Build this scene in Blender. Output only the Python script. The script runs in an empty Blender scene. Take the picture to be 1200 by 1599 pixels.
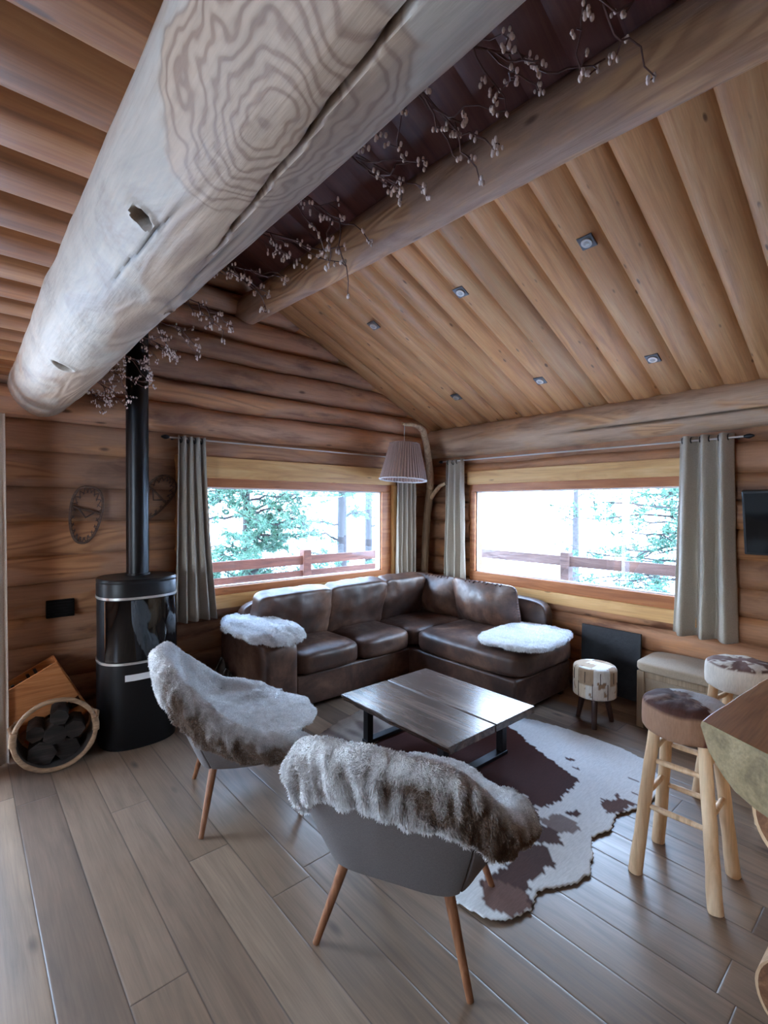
import bpy, bmesh, math, random
import numpy as np
from mathutils import Vector, Matrix, noise as mnoise

sc = bpy.context.scene
COL = sc.collection
PI = math.pi
R_ = math.radians

# ------------------------------------------------------------------ camera
cam_d = bpy.data.cameras.new('camera')
cam = bpy.data.objects.new('camera', cam_d)
COL.objects.link(cam)
sc.camera = cam
FPX = 763.0
cam_d.sensor_fit = 'VERTICAL'
cam_d.sensor_height = 24.0
cam_d.lens = 24.0 * FPX / 1599.0
cam_d.clip_start = 0.02
cam_d.clip_end = 400
yaw, pitch, roll = R_(41.0), R_(-0.65), R_(0.16)
fwd = Vector((math.sin(yaw) * math.cos(pitch), math.cos(yaw) * math.cos(pitch), math.sin(pitch)))
rt = Vector((math.cos(yaw), -math.sin(yaw), 0))
up = rt.cross(fwd)
r2 = rt * math.cos(roll) + up * math.sin(roll)
u2 = -rt * math.sin(roll) + up * math.cos(roll)
m = Matrix((r2, u2, -fwd)).transposed().to_4x4()
m.translation = Vector((0, 0, 1.6))
cam.matrix_world = m

# ------------------------------------------------------------------ world and light
w = bpy.data.worlds.new('world')
sc.world = w
w.use_nodes = True
wn = w.node_tree
bg = wn.nodes['Background']
SKY = 34.0
tcw = wn.nodes.new('ShaderNodeTexCoord')
sepw = wn.nodes.new('ShaderNodeSeparateXYZ')
rmpw = wn.nodes.new('ShaderNodeValToRGB')
wn.links.new(tcw.outputs['Generated'], sepw.inputs[0])
wn.links.new(sepw.outputs[2], rmpw.inputs[0])
rmpw.color_ramp.elements[0].position = 0.0
rmpw.color_ramp.elements[0].color = (0.72, 0.87, 1.0, 1)
rmpw.color_ramp.elements[1].position = 0.7
rmpw.color_ramp.elements[1].color = (0.40, 0.62, 1.0, 1)
wn.links.new(rmpw.outputs[0], bg.inputs[0])
bg.inputs[1].default_value = SKY


def area(name, loc, rot, sx, sy, power, color):
    d = bpy.data.lights.new(name, 'AREA')
    d.shape = 'RECTANGLE'
    d.size = sx
    d.size_y = sy
    d.energy = power
    d.color = color
    o = bpy.data.objects.new(name, d)
    COL.objects.link(o)
    o.location = loc
    o.rotation_euler = rot
    return o


def portal(name, loc, rot, sx, sy):
    o = area(name, loc, rot, sx, sy, 1, (1, 1, 1))
    o.data.cycles.is_portal = True
    return o


DAY = (0.76, 0.89, 1.0)
# daylight through the glazed door beside the back window wall, and fill light added at an unseen left opening
area('door_daylight', (-0.95, 4.25, 1.15), (R_(-90), 0, 0), 1.5, 1.95, 80, DAY)
area('left_fill_light', (-2.99, 1.1, 1.45), (R_(90), 0, R_(-90)), 1.2, 1.1, 10, (0.80, 0.90, 1.0))
portal('back_window_portal', (2.45, 4.2, 1.335), (R_(-90), 0, 0), 2.05, .9)
portal('right_window_portal', (4.38, 2.22, 1.335), (R_(-90), 0, R_(-90)), 2.25, .9)

sc.view_settings.view_transform = 'Standard'
sc.view_settings.look = 'None'
sc.view_settings.gamma = 1.0
sc.view_settings.use_curve_mapping = False
sc.view_settings.exposure = -0.06
sc.cycles.use_denoising = True
sc.cycles.max_bounces = 8
sc.cycles.diffuse_bounces = 6
sc.cycles.glossy_bounces = 3
sc.cycles.transparent_max_bounces = 12
sc.cycles.sample_clamp_indirect = 6.0
sc.cycles.caustics_reflective = False
sc.cycles.caustics_refractive = False

# ------------------------------------------------------------------ helpers


def S(r, g, b):
    f = lambda c: (c / 255 / 12.92) if c / 255 <= 0.04045 else ((c / 255 + 0.055) / 1.055) ** 2.4
    return (f(r), f(g), f(b), 1.0)


def nz(x, y=0.0, z=0.0):
    return mnoise.noise(Vector((x, y, z)))


def lerp(a, b, t):
    return a + (b - a) * t


def sstep(a, b, x):
    t = min(1, max(0, (x - a) / (b - a)))
    return t * t * (3 - 2 * t)


def catmull(pts, t):
    """pts: list of (key, vector); t between first and last key"""
    n = len(pts)
    i = 0
    while i < n - 2 and t > pts[i + 1][0]:
        i += 1
    t0, t1 = pts[i][0], pts[i + 1][0]
    f = (t - t0) / (t1 - t0)
    p1, p2 = Vector(pts[i][1]), Vector(pts[i + 1][1])
    m1 = (p2 - Vector(pts[i - 1][1])) / (t1 - pts[i - 1][0]) if i > 0 else (p2 - p1) / (t1 - t0)
    m2 = (Vector(pts[i + 2][1]) - p1) / (pts[i + 2][0] - t0) if i + 2 < n else (p2 - p1) / (t1 - t0)
    d = t1 - t0
    f2, f3 = f * f, f * f * f
    return p1 * (2 * f3 - 3 * f2 + 1) + m1 * d * (f3 - 2 * f2 + f) + p2 * (-2 * f3 + 3 * f2) + m2 * d * (f3 - f2)


class MB:
    def __init__(s):
        s.v, s.f, s.c = [], [], []

    def vert(s, p, c=(1, 1, 1)):
        s.v.append(tuple(p))
        s.c.append(c)
        return len(s.v) - 1

    def box(s, c, size, rot=None, tint=(1, 1, 1)):
        hx, hy, hz = size[0] / 2, size[1] / 2, size[2] / 2
        i0 = len(s.v)
        for dz in (-hz, hz):
            for dx, dy in ((-hx, -hy), (hx, -hy), (hx, hy), (-hx, hy)):
                p = Vector((dx, dy, dz))
                if rot is not None:
                    p = rot @ p
                s.vert(p + Vector(c), tint)
        for q in ((0, 3, 2, 1), (4, 5, 6, 7), (0, 1, 5, 4), (1, 2, 6, 5), (2, 3, 7, 6), (3, 0, 4, 7)):
            s.f.append(tuple(i0 + k for k in q))
        return s

    def span(s, a, b, tint=(1, 1, 1)):
        return s.box([(a[i] + b[i]) / 2 for i in range(3)], [abs(b[i] - a[i]) for i in range(3)], None, tint)

    def bar(s, a, b, wx, wy, tint=(1, 1, 1)):
        a, b = Vector(a), Vector(b)
        d = b - a
        rot = d.to_track_quat('Z', 'Y').to_matrix()
        return s.box((a + b) / 2, (wx, wy, d.length), rot, tint)

    def grid(s, fn, nu, nv, closed=False, cfn=None):
        """fn(i/nu, j/nv) -> point"""
        i0 = len(s.v)
        cu = nu if closed else nu + 1
        for j in range(nv + 1):
            for i in range(cu):
                r = fn(i / nu, j / nv)
                c = cfn(i / nu, j / nv) if cfn else (1, 1, 1)
                s.vert(r, c)
        for j in range(nv):
            for i in range(nu):
                a = i0 + j * cu + i
                b = i0 + j * cu + (i + 1) % cu
                s.f.append((a, b, b + cu, a + cu))
        return s

    def tube(s, pts, rad, n=10, caps=True, wob=0.0, seed=0.0, tint=(1, 1, 1), rcap=False):
        pts = [Vector(p) for p in pts]
        if not hasattr(rad, '__len__'):
            rad = [rad] * len(pts)
        i0 = len(s.v)
        prev = None
        for k, p in enumerate(pts):
            if k == 0:
                d = pts[1] - pts[0]
            elif k == len(pts) - 1:
                d = pts[-1] - pts[-2]
            else:
                d = (pts[k + 1] - pts[k]).normalized() + (pts[k] - pts[k - 1]).normalized()
            if d.length < 1e-9:
                d = Vector((0, 0, 1))
            d.normalize()
            if prev is None:
                a = d.orthogonal().normalized()
            else:
                a = prev - d * prev.dot(d)
                a.normalize()
            prev = a
            b = d.cross(a)
            for i in range(n):
                an = 2 * PI * i / n
                r = rad[k] * (1 + (wob * nz(math.cos(an) * 1.3 + seed, math.sin(an) * 1.3, k * 0.6 + seed * 3) if wob else 0))
                s.vert(p + (a * math.cos(an) + b * math.sin(an)) * r, tint)
        for k in range(len(pts) - 1):
            for i in range(n):
                a = i0 + k * n + i
                b = i0 + k * n + (i + 1) % n
                s.f.append((a, b, b + n, a + n))
        if caps:
            s.f.append(tuple(i0 + i for i in range(n))[::-1])
            e = i0 + (len(pts) - 1) * n
            s.f.append(tuple(e + i for i in range(n)))
        return s

    def lathe(s, prof, c=(0, 0, 0), n=32, sx=1.0, sy=1.0, pw=2.0, tint=(1, 1, 1), capb=True, capt=True):
        """prof [(r,z)], superellipse power pw"""
        i0 = len(s.v)
        for r, z in prof:
            for i in range(n):
                an = 2 * PI * i / n
                ca, sa = math.cos(an), math.sin(an)
                k = (abs(ca) ** pw + abs(sa) ** pw) ** (-1 / pw)
                s.vert((c[0] + r * k * ca * sx, c[1] + r * k * sa * sy, c[2] + z), tint)
        for k in range(len(prof) - 1):
            for i in range(n):
                a = i0 + k * n + i
                b = i0 + k * n + (i + 1) % n
                s.f.append((a, b, b + n, a + n))
        if capb:
            s.f.append(tuple(i0 + i for i in range(n))[::-1])
        if capt:
            e = i0 + (len(prof) - 1) * n
            s.f.append(tuple(e + i for i in range(n)))
        return s

    def ball(s, c, r, nu=10, nv=6, sc3=(1, 1, 1), tint=(1, 1, 1)):
        def fn(u, v):
            th = 2 * PI * u
            ph = PI * (v * 0.98 + 0.01)
            return (c[0] + r * sc3[0] * math.sin(ph) * math.cos(th), c[1] + r * sc3[1] * math.sin(ph) * math.sin(th), c[2] - r * sc3[2] * math.cos(ph))
        return s.grid(fn, nu, nv, True, (lambda u, v: tint))

    def cushion(s, c, size, k=6.0, puff=0.25, n=14, rot=None, wr=0.0, seed=0.0, pz=None, tint=(1, 1, 1)):
        """puffy rounded box; thickness is size[2] (local z)"""
        c = Vector(c)
        hs = Vector((size[0] / 2, size[1] / 2, size[2] / 2))
        idx = {}

        def put(p):
            key = (round(p[0], 4), round(p[1], 4), round(p[2], 4))
            if key in idx:
                return idx[key]
            q = Vector(p)
            nk = (abs(q.x) ** k + abs(q.y) ** k + abs(q.z) ** k) ** (1 / k)
            q = q / nk
            pf = 1 + puff * (1 - min(1, q.x * q.x)) * (1 - min(1, q.y * q.y)) - puff * 0.35
            v = Vector((q.x * hs.x, q.y * hs.y, q.z * hs.z * pf))
            if wr:
                e = nz(v.x * 7 + seed, v.y * 7, v.z * 7 + seed) + 0.5 * nz(v.x * 17 + seed, v.y * 15, v.z * 15)
                v += Vector((q.x * 0.4, q.y * 0.4, q.z)) * wr * e
            if pz:
                v = pz(v, q)
            if rot is not None:
                v = rot @ v
            idx[key] = s.vert(v + c, tint)
            return idx[key]
        for ax in range(3):
            for sg in (-1, 1):
                for i in range(n):
                    for j in range(n):
                        quad = []
                        for di, dj in ((0, 0), (1, 0), (1, 1), (0, 1)):
                            a = -1 + 2 * (i + di) / n
                            b = -1 + 2 * (j + dj) / n
                            p = [0, 0, 0]
                            p[ax] = sg
                            p[(ax + 1) % 3] = a
                            p[(ax + 2) % 3] = b
                            quad.append(put(p))
                        s.f.append(tuple(quad) if sg > 0 else tuple(quad[::-1]))
        return s

    def build(s, name, mat, parent=None, smooth=True, bevel=0.0, seg=2, angle=40, loc=None):
        me = bpy.data.meshes.new(name)
        me.from_pydata(s.v, [], s.f)
        at = me.color_attributes.new('tint', 'FLOAT_COLOR', 'POINT')
        flat = []
        for c in s.c:
            flat.extend((c[0], c[1], c[2], 1.0))
        at.data.foreach_set('color', flat)
        me.update()
        if smooth:
            me.polygons.foreach_set('use_smooth', [True] * len(me.polygons))
        if mat:
            me.materials.append(mat)
        o = bpy.data.objects.new(name, me)
        COL.objects.link(o)
        if parent is not None:
            o.parent = parent
        if loc is not None:
            o.location = loc
        if bevel > 0:
            b = o.modifiers.new('bevel', 'BEVEL')
            b.width = bevel
            b.segments = seg
            b.limit_method = 'ANGLE'
            b.angle_limit = R_(angle)
            b.harden_normals = False
        if smooth and bevel >= 0:
            try:
                me.set_sharp_from_angle(angle=R_(50))
            except Exception:
                pass
        return o


def tag(o, label=None, cat=None, group=None, kind=None):
    if label:
        o['label'] = label
    if cat:
        o['category'] = cat
    if group:
        o['group'] = group
    if kind:
        o['kind'] = kind
    return o


def empty(name, loc=(0, 0, 0), rz=0.0):
    o = bpy.data.objects.new(name, None)
    COL.objects.link(o)
    o.location = loc
    o.rotation_euler = (0, 0, rz)
    o.empty_display_size = 0.1
    return o


def struct(o):
    o['kind'] = 'structure'
    return o


# ------------------------------------------------------------------ materials
class NT:
    def __init__(s, name):
        s.m = bpy.data.materials.new(name)
        s.m.use_nodes = True
        s.t = s.m.node_tree
        s.b = s.t.nodes['Principled BSDF']
        s.tc = s.t.nodes.new('ShaderNodeTexCoord')
        s.obj = s.tc.outputs['Object']

    def _in(s, sock, v):
        if hasattr(v, 'is_output') or isinstance(v, bpy.types.NodeSocket):
            s.t.links.new(v, sock)
        elif v is not None:
            sock.default_value = v

    def map(s, scale=(1, 1, 1), loc=(0, 0, 0), vec=None, rot=(0, 0, 0)):
        n = s.t.nodes.new('ShaderNodeMapping')
        s._in(n.inputs['Vector'], vec or s.obj)
        n.inputs['Scale'].default_value = scale
        n.inputs['Location'].default_value = loc
        n.inputs['Rotation'].default_value = rot
        return n.outputs[0]

    def noise(s, vec, scale=1.0, detail=4, rough=0.55, dist=0.0):
        n = s.t.nodes.new('ShaderNodeTexNoise')
        s._in(n.inputs['Vector'], vec)
        n.inputs['Scale'].default_value = scale
        n.inputs['Detail'].default_value = detail
        n.inputs['Roughness'].default_value = rough
        n.inputs['Distortion'].default_value = dist
        return n.outputs[0]

    def voro(s, vec, scale=1.0, rnd=1.0):
        n = s.t.nodes.new('ShaderNodeTexVoronoi')
        s._in(n.inputs['Vector'], vec)
        n.inputs['Scale'].default_value = scale
        n.inputs['Randomness'].default_value = rnd
        return n.outputs['Distance']

    def white(s, vec, dim='2D'):
        n = s.t.nodes.new('ShaderNodeTexWhiteNoise')
        n.noise_dimensions = dim
        if dim == '1D':
            s._in(n.inputs['W'], vec)
        else:
            s._in(n.inputs['Vector'], vec)
        return n.outputs['Value']

    def ramp(s, fac, stops, interp='LINEAR'):
        n = s.t.nodes.new('ShaderNodeValToRGB')
        n.color_ramp.interpolation = interp
        e = n.color_ramp.elements
        while len(e) < len(stops):
            e.new(0.5)
        for k, (p, c) in enumerate(stops):
            e[k].position = p
            e[k].color = c if hasattr(c, '__len__') else (c, c, c, 1)
        s._in(n.inputs[0], fac)
        return n.outputs[0]

    def mix(s, fac, a, b, blend='MIX'):
        n = s.t.nodes.new('ShaderNodeMix')
        n.data_type = 'RGBA'
        n.blend_type = blend
        s._in(n.inputs[0], fac)
        s._in(n.inputs[6], a)
        s._in(n.inputs[7], b)
        return n.outputs[2]

    def math(s, op, a, b=None, c=None, clamp=False):
        n = s.t.nodes.new('ShaderNodeMath')
        n.operation = op
        n.use_clamp = clamp
        s._in(n.inputs[0], a)
        if b is not None:
            s._in(n.inputs[1], b)
        if c is not None:
            s._in(n.inputs[2], c)
        return n.outputs[0]

    def sep(s, vec=None):
        n = s.t.nodes.new('ShaderNodeSeparateXYZ')
        s._in(n.inputs[0], vec or s.obj)
        return n.outputs

    def comb(s, x, y, z=0.0):
        n = s.t.nodes.new('ShaderNodeCombineXYZ')
        for k, v in enumerate((x, y, z)):
            s._in(n.inputs[k], v)
        return n.outputs[0]

    def tint(s):
        n = s.t.nodes.new('ShaderNodeAttribute')
        n.attribute_name = 'tint'
        return n.outputs['Color']

    def bump(s, h, strength=0.3, dist=0.01, nrm=None):
        n = s.t.nodes.new('ShaderNodeBump')
        n.inputs['Strength'].default_value = strength
        n.inputs['Distance'].default_value = dist
        s._in(n.inputs['Height'], h)
        if nrm:
            s._in(n.inputs['Normal'], nrm)
        return n.outputs[0]

    def out(s, color=None, rough=None, nrm=None, metal=None, spec=None, sheen=None):
        b = s.b
        if color is not None:
            s._in(b.inputs['Base Color'], color)
        if rough is not None:
            s._in(b.inputs['Roughness'], rough)
        if nrm is not None:
            s._in(b.inputs['Normal'], nrm)
        if metal is not None:
            b.inputs['Metallic'].default_value = metal
        if spec is not None:
            b.inputs['Specular IOR Level'].default_value = spec
        if sheen is not None:
            b.inputs['Sheen Weight'].default_value = sheen
            b.inputs['Sheen Roughness'].default_value = 0.5
        return s.m


def axscale(axis, along, across):
    v = [across] * 3
    v['xyz'.index(axis)] = along
    return tuple(v)


def wood(name, stops, axis='y', along=0.8, across=9.0, slope=False, rough=0.55, knots=0.0, kscale=(1.2, 5), bump=0.25, dist=1.2, spec=0.3, fiber=0.35):
    t = NT(name)
    axscale = (lambda ax, a_, c_: (a_, c_, a_)) if slope else globals()['axscale']
    g = t.noise(t.map(axscale(axis, along, across)), 1.0, 5, 0.6, dist)
    col = t.ramp(g, [(0.28, stops[0]), (0.5, stops[1]), (0.72, stops[2])])
    fb = t.noise(t.map(axscale(axis, 4, 130)), 1.0, 3, 0.6)
    col = t.mix(fiber, col, t.ramp(fb, [(0.3, 0.45), (0.7, 1.35)]), 'MULTIPLY')
    if knots:
        vd = t.voro(t.map(axscale(axis, *kscale)), 1.0)
        k = t.ramp(vd, [(0.0, 1.0), (0.07, 0.85), (0.13, 0.0)])
        gate = t.ramp(t.noise(t.map(axscale(axis, kscale[0] * .6, kscale[1] * .6), (3, 5, 1)), 1.0, 1), [(0.42, 0.0), (0.48, 1.0)])
        kk = t.math('MULTIPLY', k, gate)
        col = t.mix(t.math('MULTIPLY', kk, knots), col, tuple(x * 0.35 for x in stops[0][:3]) + (1,))
    col = t.mix(1.0, col, t.tint(), 'MULTIPLY')
    nr = t.bump(t.math('ADD', g, t.math('MULTIPLY', fb, 0.35)), bump, 0.01)
    return t.out(col, rough, nr, spec=spec)


def plain(name, c, rough=0.5, metal=0.0, spec=0.5, tint=False, nscale=0, namp=0.2, bump=0.0, sheen=None):
    t = NT(name)
    col = c
    nr = None
    if nscale:
        n = t.noise(t.map(), nscale, 4, 0.6)
        col = t.mix(1.0, c, t.ramp(n, [(0.3, 1 - namp), (0.7, 1 + namp)]), 'MULTIPLY')
        if bump:
            nr = t.bump(n, bump, 0.01)
    if tint:
        col = t.mix(1.0, col, t.tint(), 'MULTIPLY')
    return t.out(col, rough, nr, metal, spec, sheen)


def logmat(name, axis, grey, tan, dark, line, patch=0.5, rings=None, rough=0.6, dens=34.0, nsc=(1.1, 5.5)):
    """peeled log: weathered skin, with cut patches that show contour-like growth rings"""
    t = NT(name)
    n0 = t.noise(t.map(axscale(axis, *nsc)), 1.0, 5, 0.6, 0.8)
    skin = t.ramp(n0, [(0.30, dark), (0.48, grey), (0.70, tuple(min(1, x * 1.25) for x in grey[:3]) + (1,))])
    blot = t.noise(t.map(axscale(axis, 3, 9), (4, 2, 9)), 1.0, 4, 0.65)
    skin = t.mix(t.ramp(blot, [(0.52, 0.0), (0.66, 0.5)]), skin, tan)
    n1 = t.noise(t.map(axscale(axis, 0.55, 3.4), (7, 1, 3)), 1.0, 2.0, 0.45, 0.5)
    rg = t.math('SINE', t.math('MULTIPLY', n1, dens * 5))
    rg2 = t.math('MULTIPLY_ADD', rg, 0.5, 0.5)
    wood_c = t.mix(t.ramp(rg2, [(0.2, 0.0), (0.65, 0.2), (0.95, 0.6)]), tan, line)
    kd = t.voro(t.map(axscale(axis, 2.6, 6.5), (2, 4, 6)), 1.0)
    kg = t.ramp(t.noise(t.map(axscale(axis, 1.7, 3.9), (3, 5, 1)), 1.0, 1), [(0.47, 0.0), (0.53, 0.9)])
    kmask = t.math('MULTIPLY', t.ramp(kd, [(0.0, 1.0), (0.06, 0.8), (0.12, 0.0)]), kg)
    mk = t.ramp(t.noise(t.map(axscale(axis, 0.9, 3.2), (1, 8, 4)), 1.0, 3, 0.55, 0.3), [(1 - patch - 0.03, 0.0), (1 - patch + 0.03, 1.0)])
    col = t.mix(mk, skin, wood_c)
    h = t.math('MULTIPLY', rg, t.math('MULTIPLY', mk, 0.12))
    if rings:
        c, sc3, rad = rings
        v = t.map(sc3, tuple(-c[i] * sc3[i] for i in range(3)))
        ln = t.t.nodes.new('ShaderNodeVectorMath')
        ln.operation = 'LENGTH'
        t.t.links.new(v, ln.inputs[0])
        wob = t.noise(t.map((9, 9, 9)), 1.0, 2, 0.5)
        d = t.math('ADD', ln.outputs['Value'], t.math('MULTIPLY', t.math('SUBTRACT', wob, 0.5), 0.42))
        rr = t.math('SINE', t.math('MULTIPLY', d, 88.0))
        rr = t.math('MULTIPLY_ADD', rr, 0.5, 0.5)
        rc = t.mix(t.ramp(rr, [(0.15, 0.0), (0.62, 0.22), (0.95, 0.72)]), tan, line)
        mk2 = t.ramp(d, [(rad - 0.05, 1.0), (rad + 0.02, 0.0)])
        col = t.mix(mk2, col, rc)
    if not rings:
        col = t.mix(kmask, col, tuple(x * 0.4 for x in dark[:3]) + (1,))
    fb = t.noise(t.map(axscale(axis, 5, 90)), 1.0, 3, 0.6)
    col = t.mix(0.25, col, t.ramp(fb, [(0.3, 0.5), (0.7, 1.3)]), 'MULTIPLY')
    col = t.mix(1.0, col, t.tint(), 'MULTIPLY')
    nr = t.bump(t.math('ADD', t.math('ADD', n0, h), t.math('MULTIPLY', fb, 0.2)), 0.35, 0.02)
    return t.out(col, rough, nr, spec=0.3)


# log walls
LOGS_X = logmat('log_wall_wood_x', 'x', S(148, 110, 86), S(172, 123, 86), S(96, 63, 48), S(120, 78, 54), 0.42, dens=16)
LOGS_Y = logmat('log_wall_wood_y', 'y', S(154, 112, 84), S(178, 124, 82), S(100, 64, 46), S(126, 80, 52), 0.42, dens=16)
BEAM = logmat('ridge_log_wood', 'y', S(184, 170, 152), S(172, 144, 118), S(136, 114, 96), S(122, 92, 72), 0.48,
              rings=((0.36, 0.70, 2.19), (3.2, 2.2, 3.2), 0.62), dens=22, nsc=(2.6, 4.2))
PURLIN = logmat('purlin_log_wood', 'y', S(172, 138, 116), S(196, 152, 112), S(128, 92, 76), S(138, 92, 64), 0.46, dens=22)
PLATE = logmat('plate_log_wood', 'y', S(186, 156, 130), S(202, 158, 116), S(136, 104, 82), S(142, 98, 70), 0.38, dens=18)
CEIL = wood('ceiling_boards', (S(152, 100, 62), S(196, 142, 94), S(212, 166, 120)), 'x', 0.7, 9, True, 0.42, 1.0, (4.5, 13.0), 0.12, fiber=0.25)
CEILD = wood('dark_red_boards', (S(72, 38, 32), S(98, 54, 44), S(116, 70, 56)), 'x', 0.7, 9, True, 0.5, 0.8, (3.0, 9.0), 0.12, fiber=0.25)  # darker, redder version of the ceiling boards for the upper slopes
CEILF = wood('loft_boards', (S(92, 54, 30), S(138, 86, 50), S(166, 114, 72)), 'x', 0.7, 9, True, 0.42, 0.8, (3.0, 9.0), 0.12, fiber=0.25)
PINE_X = wood('pine_trim_x', (S(172, 120, 68), S(208, 158, 100), S(224, 182, 128)), 'x', 0.9, 12, False, 0.45, 0.9, (3, 14), 0.08, fiber=0.2)
PINE_Y = wood('pine_trim_y', (S(178, 128, 76), S(212, 164, 106), S(228, 188, 134)), 'y', 0.9, 12, False, 0.45, 0.9, (3, 14), 0.08, fiber=0.2)
PINE_Z = wood('pine_trim_z', (S(172, 120, 68), S(208, 158, 100), S(224, 182, 128)), 'z', 0.9, 12, False, 0.45, 0.6, (3, 14), 0.08, fiber=0.2)
ORANGE_X = wood('window_frame_x', (S(134, 76, 40), S(166, 102, 60), S(186, 124, 78)), 'x', 0.9, 14, False, 0.4, 0.4, (3, 14), 0.06, fiber=0.2)
ORANGE_Y = wood('window_frame_y', (S(134, 76, 40), S(166, 102, 60), S(186, 124, 78)), 'y', 0.9, 14, False, 0.4, 0.4, (3, 14), 0.06, fiber=0.2)


def floor_mat():
    t = NT('oak_floor')
    x, y, z = t.sep()
    rx = t.math('DIVIDE', t.math('SUBTRACT', x, 0.218), 0.184)
    ix = t.math('FLOOR', rx)
    fx = t.math('FRACT', rx)
    wn1 = t.white(ix, '1D')
    ry = t.math('ADD', t.math('DIVIDE', y, 1.85), t.math('MULTIPLY', wn1, 7.31))
    iy = t.math('FLOOR', ry)
    fy = t.math('FRACT', ry)
    rnd = t.white(t.comb(ix, iy), '2D')
    gx = t.math('MULTIPLY', t.math('MINIMUM', fx, t.math('SUBTRACT', 1.0, fx)), 0.184)
    gy = t.math('MULTIPLY', t.math('MINIMUM', fy, t.math('SUBTRACT', 1.0, fy)), 1.85)
    g = t.math('MINIMUM', gx, gy)
    off = t.comb(t.math('MULTIPLY', rnd, 31.0), t.math('MULTIPLY', rnd, 57.0), 0.0)
    va = t.t.nodes.new('ShaderNodeVectorMath')
    t.t.links.new(t.obj, va.inputs[0])
    t.t.links.new(off, va.inputs[1])
    v = va.outputs[0]
    gr = t.noise(t.map((11, 0.9, 1), vec=v), 1.0, 5, 0.6, 1.4)
    fb = t.noise(t.map((120, 3.5, 1), vec=v), 1.0, 3, 0.6)
    cl = t.noise(t.map((2.2, 1.2, 1), vec=v), 1.0, 3, 0.6)
    base = t.ramp(rnd, [(0.0, S(110, 92, 78)), (0.35, S(136, 114, 96)), (0.7, S(124, 103, 85)), (1.0, S(148, 126, 106))])
    col = t.mix(0.75, base, t.ramp(gr, [(0.28, 0.58), (0.5, 0.98), (0.72, 1.22)]), 'MULTIPLY')
    col = t.mix(0.5, col, t.ramp(cl, [(0.3, 0.7), (0.7, 1.2)]), 'MULTIPLY')
    col = t.mix(0.35, col, t.ramp(fb, [(0.3, 0.6), (0.7, 1.25)]), 'MULTIPLY')
    vd = t.voro(t.map((5.0, 1.7, 1), vec=v), 1.0)
    kn = t.math('MULTIPLY', t.ramp(vd, [(0.0, 1.0), (0.05, 0.7), (0.12, 0.0)]), t.ramp(t.noise(t.map((3, 1.1, 1), (5, 2, 0), vec=v), 1.0, 1), [(0.46, 0.0), (0.52, 0.9)]))
    col = t.mix(kn, col, S(46, 36, 32))
    gap = t.ramp(g, [(0.0, 1.0), (0.0016, 0.9), (0.003, 0.0)])
    col = t.mix(t.math('MULTIPLY', gap, 0.75), col, S(52, 42, 36))
    hh = t.ramp(g, [(0.0, 0.0), (0.005, 1.0)])
    hh = t.math('ADD', hh, t.math('MULTIPLY', fb, 0.06))
    nr = t.bump(hh, 0.35, 0.003)
    ro = t.ramp(gr, [(0.3, 0.40), (0.7, 0.28)])
    return t.out(col, ro, nr, spec=0.5)


FLOOR = floor_mat()


def leather(name, gain):
    t = NT(name)
    n1 = t.noise(t.map((2.2, 2.2, 2.2)), 1.0, 5, 0.65, 0.4)
    n2 = t.noise(t.map((14, 14, 14)), 1.0, 5, 0.7)
    col = t.ramp(n1, [(0.30, S(38, 23, 17)), (0.50, S(68, 44, 33)), (0.70, S(118, 86, 67))])
    col = t.mix(0.6, col, t.ramp(n2, [(0.3, 0.62), (0.7, 1.3)]), 'MULTIPLY')
    if gain != 1.0:
        col = t.mix(1.0, col, (gain, gain, gain, 1), 'MULTIPLY')
    v = t.voro(t.map((260, 260, 260)), 1.0)
    nr = t.bump(t.math('ADD', t.math('MULTIPLY', v, 0.2), n2), 0.22, 0.006)
    return t.out(col, t.ramp(n2, [(0.3, 0.58), (0.7, 0.34)]), nr, spec=0.55)


LEATHER = leather('brown_leather', 1.0)
LEATHER_L = leather('lit_brown_leather', 1.28)  # same leather, lightened to carry window light on the laced cushions


def fabric(name, c, weave=420, amp=0.18, rough=0.9):
    t = NT(name)
    n = t.noise(t.map((weave, weave, weave * 0.25)), 1.0, 2, 0.6)
    n2 = t.noise(t.map((weave * 0.3, weave * 0.3, weave)), 1.0, 2, 0.6)
    f = t.math('MULTIPLY', t.math('ADD', n, n2), 0.5)
    col = t.mix(1.0, c, t.ramp(f, [(0.35, 1 - amp), (0.65, 1 + amp)]), 'MULTIPLY')
    col = t.mix(1.0, col, t.tint(), 'MULTIPLY')
    return t.out(col, rough, t.bump(f, 0.2, 0.003), spec=0.2, sheen=0.1)


LINEN = fabric('linen_curtain', S(176, 166, 152))
LINEN_D = fabric('grey_linen_curtain', S(172, 162, 149))
CREAM = fabric('cream_curtain', S(196, 180, 164))
CHAIRFAB = fabric('grey_chair_fabric', S(92, 84, 82))
BENCHFAB = fabric('beige_bench_fabric', S(160, 142, 122))
SHADEFAB = fabric('taupe_shade_ribbon', S(158, 132, 122))
FELT = fabric('dark_felt', S(52, 44, 38))


def furmat(name, rough=0.9):
    t = NT(name)
    n = t.noise(t.map((70, 70, 70)), 1.0, 4, 0.7, 0.8)
    n2 = t.noise(t.map((240, 240, 240)), 1.0, 3, 0.7)
    col = t.mix(0.7, t.tint(), t.ramp(n, [(0.3, 0.72), (0.65, 1.12)]), 'MULTIPLY')
    col = t.mix(0.5, col, t.ramp(n2, [(0.3, 0.75), (0.7, 1.2)]), 'MULTIPLY')
    h = t.math('ADD', n, t.math('MULTIPLY', n2, 0.5))
    return t.out(col, rough, t.bump(h, 0.9, 0.012), spec=0.15, sheen=0.35)


FUR = furmat('plush_fur')
_t = NT('fur_strands')
FURHAIR = _t.out(_t.tint(), 0.75, None, spec=0.2)


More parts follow.
